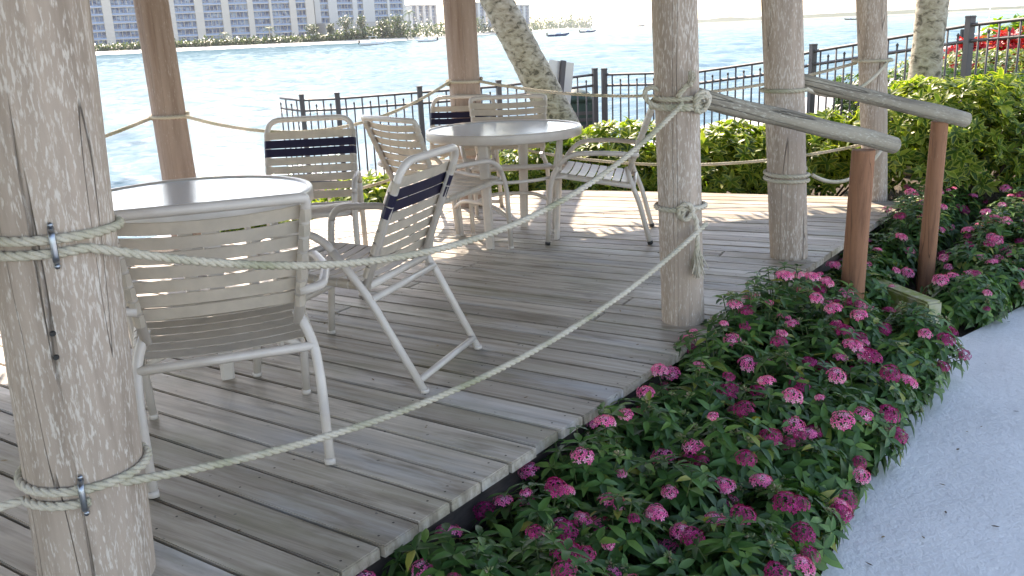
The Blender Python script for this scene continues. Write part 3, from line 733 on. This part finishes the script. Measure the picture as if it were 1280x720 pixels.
# ------------------------------------------------------------------ leaves
def leaf(vs, fs, rim, p, d, up, L_, w_, fold=.25, droop=.15):
    """pointed leaf with a midrib: 3 midrib points, rim points at the sides"""
    d = d.normalized(); s = d.cross(up); s = s.normalized() if s.length > 1e-5 else d.orthogonal(); n_ = s.cross(d)
    b = len(vs)
    def P(t, x): return p+d*L_*t+s*w_*x+n_*(abs(x)*w_*fold*1.6-L_*droop*t*t)
    vs.extend([P(0,0), P(.3,-.42), P(.36,0), P(.3,.42), P(.66,-.34), P(.7,0), P(.66,.34), P(1,0)])
    rim.extend([.3,1,0,1,1,0,1,.9])
    fs.extend([(b,b+2,b+1),(b,b+3,b+2),(b+1,b+2,b+5,b+4),(b+2,b+3,b+6,b+5),(b+4,b+5,b+7),(b+5,b+6,b+7)])
def rdir(r, zmin=-1):
    while 1:
        v = V((r.uniform(-1,1), r.uniform(-1,1), r.uniform(-1,1)))
        if .1 < v.length < 1 and v.z/v.length > zmin: return v.normalized()
def bush(name, x, y, rx, ry, z1, n_, m, L_, w_, label, cat='bush', group=None, whorl=7, seed=1, rz=0, stemmat=None, inner=.55, box_=2.6):
    r = random.Random(seed); z0 = gz(x, y); h = z1-z0; e = empty(name, (x,y,z0), rz, label, cat, group); vs, fs, rim = [], [], []
    for i in range(n_):
        dr = rdir(r, -.45); 
        # superellipsoid surface
        k = (abs(dr.x)**box_+abs(dr.y)**box_+abs(dr.z)**box_)**(1/box_); q = dr/k
        f = (1-inner*(r.random()**2.2))*(1+.16*noise.noise(V((dr.x*2.3+seed, dr.y*2.3, dr.z*2.3)))+.07*noise.noise(V((dr.x*7, dr.y*7+seed, dr.z*7))))
        p = V((q.x*rx*f, q.y*ry*f, h*.48+q.z*h*.52*f))
        if p.z < .03: p.z = r.uniform(.03, .2)
        ax = (V((dr.x*.7, dr.y*.7, .55+dr.z*.5))+rdir(r)*.45).normalized(); sd = ax.orthogonal().normalized(); s2 = ax.cross(sd)
        ph = r.uniform(0, 6.28); lw = r.uniform(.75, 1.2)
        for j in range(whorl):
            a = ph+2*pi*j/whorl+r.uniform(-.15,.15); rad_ = sd*cos(a)+s2*sin(a)
            leaf(vs, fs, rim, p, rad_+ax*r.uniform(.1,.75), ax, L_*lw*r.uniform(.8,1.1), w_*lw, .2, r.uniform(.05,.35))
    pyd('foliage', vs, fs, m, e, True, rim)
    bm = BM()
    for i in range(9):
        a = r.uniform(0,6.28); q = V((cos(a)*rx*.15, sin(a)*ry*.15, 0)); t_ = V((cos(a)*rx*.75, sin(a)*ry*.75, h*r.uniform(.6,.9)))
        tube(bm, [q, q.lerp(t_,.5)+rdir(r)*.05, t_], [.012,.009,.004], 5)
    link('stems', bm, stemmat or M['twig'], e); return e
G1 = 'variegated bushes in the hedge behind the deck'
bl = [(-1.95,7.55,.55,.42,.02,'low yellow-green bush seen under the left table'),
      (-1.15,8.15,.55,.45,.10,'low yellow-green bush right behind the navy banded chair at the deck end'),
      (-.35,8.6,.55,.45,.16,'low variegated bush seen between the legs of the far table'),
      (.42,8.8,.55,.5,.34,'variegated hedge bush at the foot of the leaning palm'),
      (1.15,8.55,.62,.5,.46,'variegated hedge bush behind the chair in profile, left of the knotted post'),
      (1.95,8.2,.62,.5,.44,'variegated hedge bush seen just right of the knotted post'),
      (2.7,7.95,.62,.5,.50,'variegated hedge bush seen between the middle and right corner posts')]
for i, (x,y,rx,ry,z1,lb) in enumerate(bl):
    bush('variegated_bush', x, y, rx, ry, z1, 420 if i < 3 else 620, M['scheff'], .10, .048, lb, 'bush', G1, 6, 20+i)
bush('variegated_bush', 3.62, 7.35, .80, .62, .83, 1050, M['scheff'], .095, .046, 'largest yellow-green bush right of the corner post, in front of the straight trunk', 'bush', G1, 7, 31)
bush('variegated_bush', 4.45, 7.0, .55, .7, .50, 620, M['scheff'], .095, .046, 'dark green bush at the right picture edge above the pink flowers', 'bush', G1, 7, 32)
# beyond the fence on the right
bush('clipped_hedge', 4.72, 10.25, 1.05, .45, .70, 1700, M['hedge'], .055, .033, 'dark green clipped hedge just behind the fence, beside the straight trunk', 'hedge', None, 4, 41, rad(-20), None, .3, 5)
bush('clipped_hedge', 6.35, 11.7, 1.45, .5, .82, 1900, M['hedge2'], .06, .035, 'paler clipped hedge in front of the red plants', 'hedge', None, 4, 42, rad(-8), None, .3, 5)
bush('clipped_hedge', 5.35, 9.0, .6, .8, .66, 1300, M['hedge'], .05, .03, 'dark clipped hedge behind the fence at the right picture edge', 'hedge', None, 4, 45, 0, None, .3, 4)
for i, (x, y, z1, lb) in enumerate([(6.45,13.1,.92,'red leaved plant behind the pale hedge, leftmost of its row'),(7.0,13.0,.98,'red leaved plant behind the pale hedge, second of its row'),(7.6,12.9,1.0,'red leaved plant behind the pale hedge at the picture edge')]):
    bush('red_plant', x, y, .36, .32, z1, 190, M['redleaf'], .17, .055, lb, 'plant', 'red leaved plants behind the hedge', 6, 50+i, 0, None, .4)
bush('lime_bush', 8.25, 15.2, .62, .4, 1.16, 420, M['limeleaf'], .14, .07, 'bright lime green bush above the red plants', 'bush', None, 6, 60)

# leaf litter
r = random.Random(33); vs, fs, rim = [], [], []
for i in range(150):
    if i < 80: u_ = r.uniform(-2, 6.5); n_ = -1.66-abs(r.gauss(0, 1.3)); q = U*u_+N*n_; z_ = .004
    else: u_ = r.uniform(.5, 7); n_ = -.72+abs(r.gauss(0, .45)); q = U*u_+N*n_; z_ = -.347
    a = r.uniform(0, 6.28); leaf(vs, fs, rim, V((q.x, q.y, z_)), V((cos(a), sin(a), .05)), V((0,0,1)), r.uniform(.008,.03), r.uniform(.006,.014), .1, -.1)
M['dryleaf'] = leafmat('dry_leaf', [(0,(.06,.04,.02)),(.6,(.16,.10,.05)),(1,(.30,.22,.12))], None, .1, .8)
tag(pyd('leaf_litter', vs, fs, M['dryleaf'], None, True, rim), 'small dry leaf bits scattered on the planks and path', 'leaf litter', kind='stuff')
# ------------------------------------------------------------------ palms
def palm(x, y, lean, h, r0, r1, label, seed, curve=0, fronds=16, fl=2.0, name='palm_tree', group=None, ringed=True, sides=20):
    z0 = gz(x, y) if y < 60 else -1.0; e = empty(name, (x,y,z0), 0, label, 'tree', group); bm = BM(); pts = []; rs = []; n_ = int(h/.045) if ringed else 8
    for i in range(n_+1):
        t = i/n_; z = h*t; pts.append(V((lean[0]*z+curve*t*t, lean[1]*z, z))); rs.append(lerp(r0, r1, min(1, t*1.6))*(1+(.05*(((i*.045) % .11)/.11) if ringed else 0)+.04*noise.noise(V((z*3,seed,0)))))
    tube(bm, pts, rs, sides); link('trunk', bm, M['bark'], e, True)
    r = random.Random(seed); vs, fs, rim = [], [], []; top = pts[-1]
    for k in range(fronds):
        a = 2*pi*k/fronds+r.uniform(-.15,.15); el = r.uniform(-.3, .9); d0 = V((cos(a)*cos(el), sin(a)*cos(el), sin(el))); p = top.copy(); seg = 9
        mid = [p+d0*fl*(t/seg)+V((0,0,-fl*.55*(t/seg)**2)) for t in range(seg+1)]
        for t in range(1, seg+1):
            dd = (mid[t]-mid[t-1]).normalized(); sd = dd.cross(V((0,0,1)))
            for u_ in (0, .5):
                q = mid[t-1].lerp(mid[t], u_)
                for s_ in (-1,1): leaf(vs, fs, rim, q, dd*.6+sd.normalized()*s_+V((0,0,-.35)), V((0,0,1)), fl*.28*(1-.5*abs(t/seg-.4)), fl*.028, .1, .3)
    pyd('crown', vs, fs, M['frond'], e, True, rim); return e
palm(1.08, 9.9, (-.49,0), 6.0, .19, .135, 'palm with a leaning rough trunk rising leftward behind the far table', 71)
palm(3.72, 8.35, (.035,0), 6.5, .135, .118, 'palm with a straight lichen-spotted pale trunk by the fence', 72)

# ------------------------------------------------------------------ pentas beds
def flower_head_mesh(seed, m, name):
    r = random.Random(seed); vs, fs = [], []; R_ = .029
    for i in range(26):
        z = 1-.62*(i+.5)/26*1.35; a = i*2.39996; s = sqrt(max(0,1-z*z)); dn = V((s*cos(a), s*sin(a), z))
        c = V((dn.x*R_*1.25, dn.y*R_*1.25, dn.z*R_*.75))*r.uniform(.9,1.1); x = dn.orthogonal().normalized(); y = dn.cross(x); ph = r.uniform(0,6.28); L_ = .0108*r.uniform(.85,1.1)
        b = len(vs); vs.append(c)
        for k in range(5):
            t = ph+2*pi*k/5; d = x*cos(t)+y*sin(t); q = -x*sin(t)+y*cos(t)
            vs.extend([c+d*L_*.55+q*L_*.27+dn*.0012, c+d*L_+dn*.0005-dn*.001*r.random(), c+d*L_*.55-q*L_*.27+dn*.0012])
            fs.append((b, b+1+3*k, b+2+3*k, b+3+3*k))
    me = bpy.data.meshes.new(name); me.from_pydata(vs, [], fs); me.materials.append(m); return me
def bud_mesh(seed):
    r = random.Random(seed); bm = BM()
    for i in range(16):
        d = rdir(r, .1); tube(bm, [d*.004, d*.013, d*.017], [.0012,.0022,.0008], 4)
    me = bpy.data.meshes.new('bud'); bm.to_mesh(me); bm.free(); me.materials.append(M['bud']); return me
FH = {'pink': [flower_head_mesh(i, M['pink'], 'pink_head') for i in range(4)], 'magenta': [flower_head_mesh(10+i, M['magenta'], 'magenta_head') for i in range(4)]}
BUD = [bud_mesh(i) for i in range(3)]
def pentas(x, y, rw, h, seed, label, npink, nmag, dens=1.0):
    r = random.Random(seed); z0 = -.40; e = empty('pentas_plant', (x,y,z0), 0, label, 'flowering plant', 'pentas plants in the bed along the deck'); vs, fs, rim = [], [], []; sb = BM(); tips = []
    ns = int(62*dens)
    for i in range(ns):
        a = r.uniform(0, 6.28); q = sqrt(r.random()); hh = h*(1-.50*q**2.2)*r.uniform(.82,1.08)
        base = V((cos(a)*q*rw*.35, sin(a)*q*rw*.35, .02)); tip = V((cos(a)*q*rw, sin(a)*q*rw, hh)); mid = base.lerp(tip,.55)+V((-cos(a)*.01,-sin(a)*.01,.03))
        tube(sb, [base, mid, tip], [.0035,.003,.002], 4, False, False); tips.append((tip, q, (tip-mid).normalized()))
        ax = (tip-mid).normalized(); ph = r.uniform(0,3.14); L0 = r.uniform(.07,.105)
        for lv in range(5):
            f = 1-lv*.17; c = base.lerp(mid, f*2) if f < .5 else mid.lerp(tip, f*2-1); ph += pi/2+r.uniform(-.3,.3); x_ = ax.orthogonal().normalized(); y_ = ax.cross(x_); sz = L0*(.62+.2*min(lv,2))
            for s_ in range(2 if lv else 4):
                t = ph+pi*s_ if lv else ph+pi/2*s_; dv = x_*cos(t)+y_*sin(t); leaf(vs, fs, rim, c, dv+ax*r.uniform(.05,.6), ax, sz*r.uniform(.85,1.25), sz*.50, .22, r.uniform(.15,.55))
    pyd('foliage', vs, fs, M['pentleaf'], e, True, rim); link('stems', sb, M['stem'], e)
    r.shuffle(tips)
    for k, (tip, q, ax) in enumerate(tips[:npink+nmag+7]):
        if k < npink+nmag: nm, me = 'flower_head', r.choice(FH['pink' if k < npink else 'magenta'])
        else: nm, me = 'bud_cluster', r.choice(BUD)
        o = bpy.data.objects.new(nm, me); COL.objects.link(o); o.parent = e; o.location = tip+V((0,0,.022 if k < npink+nmag else .008))
        tl = (V((0,-.25,1))+ax*.5+rdir(r)*.35).normalized(); o.rotation_euler = tl.to_track_quat('Z','Y').to_euler(); s_ = r.choice((.55,.75,.9,1.0,1.1,1.2)) if k < npink+nmag else r.uniform(.9,1.4); o.scale = (s_,s_,s_)
        if nm == 'flower_head': o['label'] = 'pink star-flower cluster' if k < npink else 'dark magenta star-flower cluster'
def un(u, n_): q = U*u+N*n_; return q.x, q.y
ORD = ['nearest','second nearest','third','fourth','fifth','sixth','seventh','eighth','ninth','tenth','eleventh','twelfth','thirteenth','fourteenth','fifteenth','sixteenth','seventeenth','eighteenth','nineteenth','twentieth','twenty-first','twenty-second','twenty-third','twenty-fourth','twenty-fifth','twenty-sixth']
k = 0
rp = random.Random(77)
for row, (nn0, lab) in enumerate([(-1.50,'against the deck edge'), (-1.23,'in the middle row'), (-1.0,'beside the pale path')]):
    u = .95+.12*row; i = 0
    while u < 8.3:
        nn = nn0+rp.uniform(-.03,.03); skip = False
        if row == 2 and 4.72 < u < 5.95: skip = True
        if row == 1 and 4.95 < u < 5.85: skip = True
        if u > 6.0: nn += .18*(u-6)*(.3+.5*row)
        if 6.9 < u and row == 0: skip = u > 7.6
        if not skip:
            hh = [.40,.38,.29][row]+rp.uniform(-.04,.05)
            if u < 3.3 and row == 0: hh += .02
            if 3.3 < u < 4.55: hh += sst(u,3.3,3.8)*[.17,.09,.04][row]
            if 4.55 < u < 6.1: hh -= [.04,.12,.06][row]
            if u > 5.9 and row: nn += .2
            if u < 3.0 and row == 2: nn += .09
            if u > 6.3: hh += .12
            if u < 2.2: hh -= [.03,.02,0][row]
            x, y = un(u, nn)
            pk, mg = (rp.randint(5,9), rp.randint(0,2)) if row == 0 else ((rp.randint(3,7), rp.randint(2,5)) if row == 1 else (rp.randint(1,4), rp.randint(3,7)))
            if u > 6.2: pk += 3
            colr = 'mostly pink' if pk > mg else ('mostly dark magenta' if mg > pk else 'mixed pink and magenta')
            pentas(x, y, .24, hh, 100+k, f'{colr} pentas {lab}, {ORD[i]} from the camera', pk, mg)
            k += 1; i += 1
        u += .36+rp.uniform(-.02,.02)

for i, (x, y, lb) in enumerate([(2.56,4.98,'low leafy pentas beside the mossy kerb at the corner of the path'),(2.86,5.24,'low leafy pentas right of the farther red post, along the path'),(3.2,5.5,'pink pentas further along the path edge beyond the mossy kerb')]):
    pentas(x, y, .23, .30, 320+i, lb, 3+2*i, 2)
for i, (x, y, lb) in enumerate([(3.08,6.78,'pink pentas at the outer corner of the deck, nearest the corner post'),(3.42,6.98,'pink pentas at the foot of the largest yellow-green bush'),(3.82,6.72,'pink pentas in front of the largest bush, right of centre'),(4.2,6.5,'pink pentas near the right picture edge below the dark bush'),(4.6,6.35,'pink pentas cut by the right picture edge below the dark bush')]):
    pentas(x, y, .26, .50, 300+i, lb, 7, 2)
# ------------------------------------------------------------------ thatched roof above the deck
def uv3(u, n_, z): q = U*u+N*n_; return (q.x, q.y, z)
eave = [(-4.6,-5.9),(4.9,-5.95),(7.0,-5.0),(8.1,-3.9),(8.3,-.8),(7.6,-.75),(-4.6,-.85),(-5.2,-3.4)]
rf = empty('thatched_roof', (0,0,0), 0, 'thatched roof over the deck, above the picture, whose shade covers the planks', 'roof')
bm = BM(); ze = 2.32; rid = [(-2.6,-3.4),(5.6,-3.2)]
rv = [bm.verts.new(uv3(*p, 3.9)) for p in rid]; ev = [bm.verts.new(uv3(*p, ze)) for p in eave]; n_e = len(ev)
near = [0,1,1,1,1,1,0,0]
for i in range(n_e):
    a, b_ = ev[i], ev[(i+1)%n_e]; ra, rb_ = rv[near[i]], rv[near[(i+1)%n_e]]
    if ra is rb_: bm.faces.new((a, b_, ra))
    else: bm.faces.new((a, b_, rb_, ra))
g = bmesh.ops.extrude_face_region(bm, geom=bm.faces[:]); bmesh.ops.translate(bm, verts=[v for v in g['geom'] if isinstance(v, bmesh.types.BMVert)], vec=(0,0,.22))
bmesh.ops.recalc_face_normals(bm, faces=bm.faces); link('thatch', bm, M['thatch'], rf)
vs, fs, rim = [], [], []; r = random.Random(8)
for i in range(n_e):
    a = V(uv3(*eave[i], ze)); b_ = V(uv3(*eave[(i+1)%n_e], ze)); n_ = int((b_-a).length/.05); cen = V(uv3(2,-3.3,ze)); 
    for k in range(n_):
        p = a.lerp(b_, (k+r.random())/n_)+V((0,0,r.uniform(0,.15))); out = (p-cen).normalized(); leaf(vs, fs, rim, p, out*.5+V((r.uniform(-.2,.2), r.uniform(-.2,.2), -1)), out, r.uniform(.12,.28), .05, .1, .1)
pyd('eave_fringe', vs, fs, M['thatch'], rf, False, rim)

# ------------------------------------------------------------------ far shore
def wx(px, Y): return (px-640)/FPX*Y*cos(PITCH)
SH = [(-60,350),(110,388),(320,418),(430,442),(523,482),(560,590),(600,760),(675,1250),(755,2400)]
def shoreY(px):
    for i in range(len(SH)-1):
        if px <= SH[i+1][0]: f = (px-SH[i][0])/(SH[i+1][0]-SH[i][0]); return SH[i][1]+(SH[i+1][1]-SH[i][1])*f
    return SH[-1][1]
bm = BM(); pr = None
for i, (px, Y) in enumerate(SH):
    x = wx(px, Y); k = Y/450
    cur = [bm.verts.new((x, Y-10*k, -1.4)), bm.verts.new((x-2*k, Y+2*k, -.7)), bm.verts.new((x-3*k, Y+16*k, .4*k)), bm.verts.new((x-40*k, Y+200*k, .6*k))]
    if pr:
        for j in range(3): bm.faces.new((pr[j], cur[j], cur[j+1], pr[j+1]))
    pr = cur
bmesh.ops.recalc_face_normals(bm, faces=bm.faces); tag(link('beach', bm, M['sand'], None, True), kind='structure')
# low far land on the right
bm = BM(); pr = None; r = random.Random(4)
for i in range(61):
    px = 820+i*11; Y = 2300-i*14; x = wx(px, Y); h = (7+6*noise.noise(V((i*.35,0,0))))*min(1, i/4)*(1 if px < 1180 else .6)
    cur = [bm.verts.new((x,Y-30,-1.3)), bm.verts.new((x,Y,-.2)), bm.verts.new((x,Y+20,max(.2,h)+1)), bm.verts.new((x,Y+120,max(.2,h)+1)), bm.verts.new((x,Y+160,-1.3))]
    if pr:
        for j in range(4): bm.faces.new((pr[j], cur[j], cur[j+1], pr[j+1]))
    pr = cur
m, n, l, b = mat('far_land', (.3,.3,.2), .9); sg = noiz(n, l, coords(n, l, (.02,.02,1)), 1, 4)
gzz = nd(n, 'SeparateXYZ'); l.new(n.new('ShaderNodeTexCoord').outputs['Object'], gzz.inputs[0])
l.new(ramp(n, l, math_(n, l, 'ADD', math_(n, l, 'MULTIPLY', gzz.outputs[2], .3), math_(n, l, 'MULTIPLY', sg, .5)), [(.35,(.35,.31,.24)),(.55,(.05,.07,.03))]).outputs[0], b.inputs['Base Color'])
bmesh.ops.recalc_face_normals(bm, faces=bm.faces); tag(link('far_land', bm, m, None, True), kind='structure')

def condo(name, a, b_, floors, fh, bays, wm, label, depth=22, z0=1.0, podium=0):
    """a,b_: ground points of the front facade; bays: (t0,t1,kind) in 0..1 along it"""
    a = V((*a,0)); b_ = V((*b_,0)); Lf = (b_-a).length; ang = math.atan2(b_.y-a.y, b_.x-a.x); e = empty(name, (a.x,a.y,z0), ang, label, 'building'); H = floors*fh
    bm = BM(); box(bm, (Lf/2, depth/2+2.2, H/2), (Lf, depth, H))
    edges = [0]+[v for t in bays for v in (t[0], t[1])]+[1]
    for i in range(0, len(edges), 2):
        x0, x1 = edges[i]*Lf, edges[i+1]*Lf
        if x1-x0 > .3: box(bm, ((x0+x1)/2, 1.1, H/2), (x1-x0, 2.2, H))
    if podium:
        pb_ = BM(); box(pb_, (Lf*.45, -5, podium/2), (Lf*.92, 9, podium)); link('podium', pb_, M['pod'], e)
    link('wall', bm, wm, e)
    bm = BM(); box(bm, (Lf/2, depth/2+1, H+.4), (Lf+1.6, depth+4, .8)); link('roof', bm, wm, e)
    for (t0, t1, kd) in bays:
        x0, x1 = t0*Lf, t1*Lf; w_ = x1-x0; gb = BM(); rb2 = BM()
        box(gb, ((x0+x1)/2, 2.05, H/2), (w_, .2, H))
        wb = link('window_bay', gb, M['bglass'], e)
        nm = max(2, round(w_/(2.0)))
        for f in range(floors):
            z = f*fh
            box(rb2, ((x0+x1)/2, 1.2, z+.15), (w_, 1.7, .32))
            for k in range(nm+1):
                box(rb2, (x0+w_*k/nm, 1.85, z+fh/2), (.28 if k % 2 == 0 else .14, .25, fh))
            box(rb2, ((x0+x1)/2, 1.80, z+fh*.42), (w_, .12, .10))
        nf = len(rb2.faces)
        if kd:
            for f in range(floors): box(rb2, ((x0+x1)/2, .45, f*fh+.75), (w_, .08, .85))
        o = link('balconies', rb2, wm, wb); o.data.materials.append(M['brail'])
        for p in list(o.data.polygons)[nf:]: p.material_index = 1
    return e
# main tower: facade from px 60 to px 523
def gp(px, Y): return (wx(px, Y), Y)
A_, B_ = gp(40, 450), gp(410, 515)
Lx = V(B_)-V(A_)
def tpar(px, A_, B_):   # parameter along the facade seen at pixel column px
    s = (px-640)/FPX*cos(PITCH); dx, dy = B_[0]-A_[0], B_[1]-A_[1]; return (s*A_[1]-A_[0])/(dx-s*dy)
bays = [(tpar(p, A_, B_), tpar(q, A_, B_), 1) for p, q in [(57,85),(117,149),(160,190),(203,228),(238,263),(273,296),(305,328),(335,355),(358,380),(388,400)]]
condo('condominium_tower', A_, B_, 9, 3.75, bays, M['wall'], 'long beige condominium with tall columns of blue windows across the water', 24, 1.5)
A_, B_ = gp(411, 525), gp(523, 570)
bays = [(tpar(p, A_, B_), tpar(q, A_, B_), 1) for p, q in [(418,428),(439,458),(464,471),(485,501),(504,520)]]
condo('condominium_tower', A_, B_, 9, 3.6, bays, M['wall2'], 'white end block of the beachfront condominium above a grey podium', 24, 1.5, 8.0)
def arcbays(n_): return [((k+.18)/n_, (k+.82)/n_, 0) for k in range(n_)]
condo('hotel_block', gp(530,850), gp(562,880), 7, 3.2, arcbays(4), M['wall2'], 'cream low apartment block just right of the white tower, behind palms', 18, 4)
condo('hotel_block', gp(590,900), gp(622,930), 7, 3.2, arcbays(4), M['wall2'], 'cream apartment block right of the reddish post in the distance', 18, 6)
condo('hotel_block', gp(624,950), gp(654,990), 6, 3.4, arcbays(4), M['wall'], 'smaller cream block seen behind the leaning palm trunk', 18, 6)
condo('hotel_block', gp(657,1050), gp(677,1080), 6, 3.3, arcbays(3), M['wall2'], 'smallest far cream block at the right end of the skyline', 18, 8)
# shore thicket
vs, fs, rim = [], [], []; r = random.Random(12)
for i in range(7000):
    px = r.uniform(-20, 754); px = px if px < 520 or r.random() < .6 else r.uniform(100, 520)
    Y = shoreY(px); k = Y/450; yy = Y+r.uniform(14, 34)*k; x = wx(px, yy); hgt = (2.2+2.6*max(0, noise.noise(V((px*.045,3,0))))+ 5.0*sst(px, 400, 520))*k**.75
    p = V((x, yy, .5*k+abs(r.gauss(0,.45))*hgt)); s_ = 1.1*k
    for j in range(4):
        d = rdir(r); leaf(vs, fs, rim, p+rdir(r)*s_*.8, d, V((0,0,1)), s_*r.uniform(.9,1.8), s_*.9, .2, .2)
M['farleaf'] = leafmat('shore_leaf', [(0,(.03,.05,.015)),(.5,(.06,.095,.03)),(1,(.13,.17,.06))], None, .3)
tag(pyd('shore_thicket', vs, fs, M['farleaf'], None, True, rim), 'low green scrub growing along the far beach', 'scrub', kind='stuff')
def shore_tree(px, h, cw, seed, label):
    Y = shoreY(px)+10*shoreY(px)/450+12; x = wx(px, Y); r = random.Random(seed); e = empty('shore_tree', (x,Y,.5), 0, label, 'tree', 'trees on the far shore'); bm = BM()
    tube(bm, [(0,0,0),(.3,0,h*.3),(0,0,h*.7)], [.5,.35,.2], 7)
    for s_ in (-1,1): tube(bm, [(.2,0,h*.4),(s_*cw*.3,0,h*.72)], [.25,.1], 6)
    link('trunk', bm, M['twig'], e); vs, fs, rim = [], [], []
    for i in range(420):
        d = rdir(r); f = r.random()**.4*(1+.3*noise.noise(d*2+V((seed,0,0)))); leaf(vs, fs, rim, V((d.x*cw*.5*f, d.y*cw*.5*f, h*.68+d.z*h*.32*f)), rdir(r), V((0,0,1)), .9, .55)
    pyd('crown', vs, fs, M['farleaf'], e, True, rim)
for i, (px, h, cw, lb) in enumerate([(405,8,7,'spreading tree left of the grey podium across the water'),(428,8,4,'narrow tree in front of the grey podium'),(447,12,8,'broad dark tree in front of the white tower'),(467,12,5,'tall round topped tree below the white tower'),(493,10,7,'tree at the right end of the podium'),(510,12,9,'bushy tree left of the far palm'),(583,13,12,'tree peeking out left of the reddish post'),(612,15,14,'tree cluster right of the reddish post on the far shore'),(690,24,30,'rounded tree at the far end of the beach'),(720,26,40,'low distant tree mass near the tip of the beach')]):
    shore_tree(px, h, cw, 200+i, lb)
for i, (px, h, lb) in enumerate([(296,9,'small palm on the beach in front of the beige condominium'),(352,11,'palm by the beach below the right end of the beige condominium'),(527,17,'tall palm right of the white tower across the water'),(660,20,'distant palm near the smallest far block')]):
    Y = shoreY(px)+20; palm(wx(px,Y), Y, (0,0), h*Y/480*.8, .45, .35, lb, 300+i, 0, 14, 3.4*(Y/480), 'palm_tree', None, False, 7)
# boats
def boat(px, Y, L_, rz, hull, label, cabin=True, people=0):
    e = empty('motor_boat', (wx(px,Y), Y, -1.2), rz, label, 'boat', 'motor boats out on the water'); bm = BM(); rings = []
    for t, w_, kz, tz in ((0,.42,.05,.85),(.25,.48,-.1,.85),(.6,.46,-.1,.95),(.85,.28,.1,1.15),(1,.02,.75,1.35)):
        x = (t-.5)*L_; rings.append([bm.verts.new((x, y_*L_*.34, z_*L_*.11)) for y_, z_ in ((0,kz),(w_*.85,.35+kz),(w_,tz),(-w_,tz),(-w_*.85,.35+kz))])
    for i in range(4):
        for j in range(5): bm.faces.new((rings[i][j], rings[i][(j+1)%5], rings[i+1][(j+1)%5], rings[i+1][j]))
    bm.faces.new(rings[0]); bm.faces.new(rings[-1][::-1]); bmesh.ops.recalc_face_normals(bm, faces=bm.faces); link('hull', bm, hull, e)
    bm = BM(); box(bm, (0,0,L_*.13), (L_*.22,L_*.14,L_*.09), 0, None, .05); link('console', bm, M['white'], e)
    if cabin:
        bm = BM(); box(bm, (0,0,L_*.31), (L_*.30,L_*.22,.08)); 
        for a in (-1,1):
            for c in (-1,1): tube(bm, [(a*L_*.12,c*L_*.09,L_*.1),(a*L_*.12,c*L_*.09,L_*.31)], .035, 5)
        tube(bm, [(0,0,L_*.31),(0,0,L_*.5)], .03, 5); link('canopy', bm, M['white'], e)
    bm = BM(); box(bm, (-L_*.53,0,L_*.11), (L_*.06,L_*.06,L_*.14), 0, None, .04); link('outboard_motor', bm, M['cap'], e)
boat(480, 300, 8.5, rad(-5), M['white'], 'small grey boat with a canopy on the sparkling water below the white tower')
boat(546, 340, 8, rad(170), M['white'], 'white boat half hidden behind the reddish post', False)
boat(712, 330, 7.5, 0, M['blue'], 'dark blue hulled boat with a mast, nearer of the two by the beach tip')
boat(749, 480, 8.0, rad(4), M['blue'], 'smaller low blue boat to the right of the masted boat', False)
boat(1078, 600, 8.0, rad(170), M['cap'], 'tiny dark boat far out beside the right corner post', False)
boat(1252, 85, 5.5, rad(20), M['white'], 'white docked boat at the top right picture edge', True)

# ------------------------------------------------------------------ haze over the water
bm = BM(); box(bm, (0, 0, 23.5), (33000, 33000, 53)); m = bpy.data.materials.new('sea_haze'); m.use_nodes = True; n = m.node_tree.nodes; l = m.node_tree.links; n.clear()
pv = n.new('ShaderNodeVolumePrincipled'); pv.inputs['Color'].default_value = (.86,.91,1,1); pv.inputs['Density'].default_value = .00009; pv.inputs['Anisotropy'].default_value = .3
mo = n.new('ShaderNodeOutputMaterial'); l.new(pv.outputs[0], mo.inputs['Volume'])
tag(link('haze', bm, m), 'thin pale sea haze over the water and far shore', 'haze', kind='stuff')
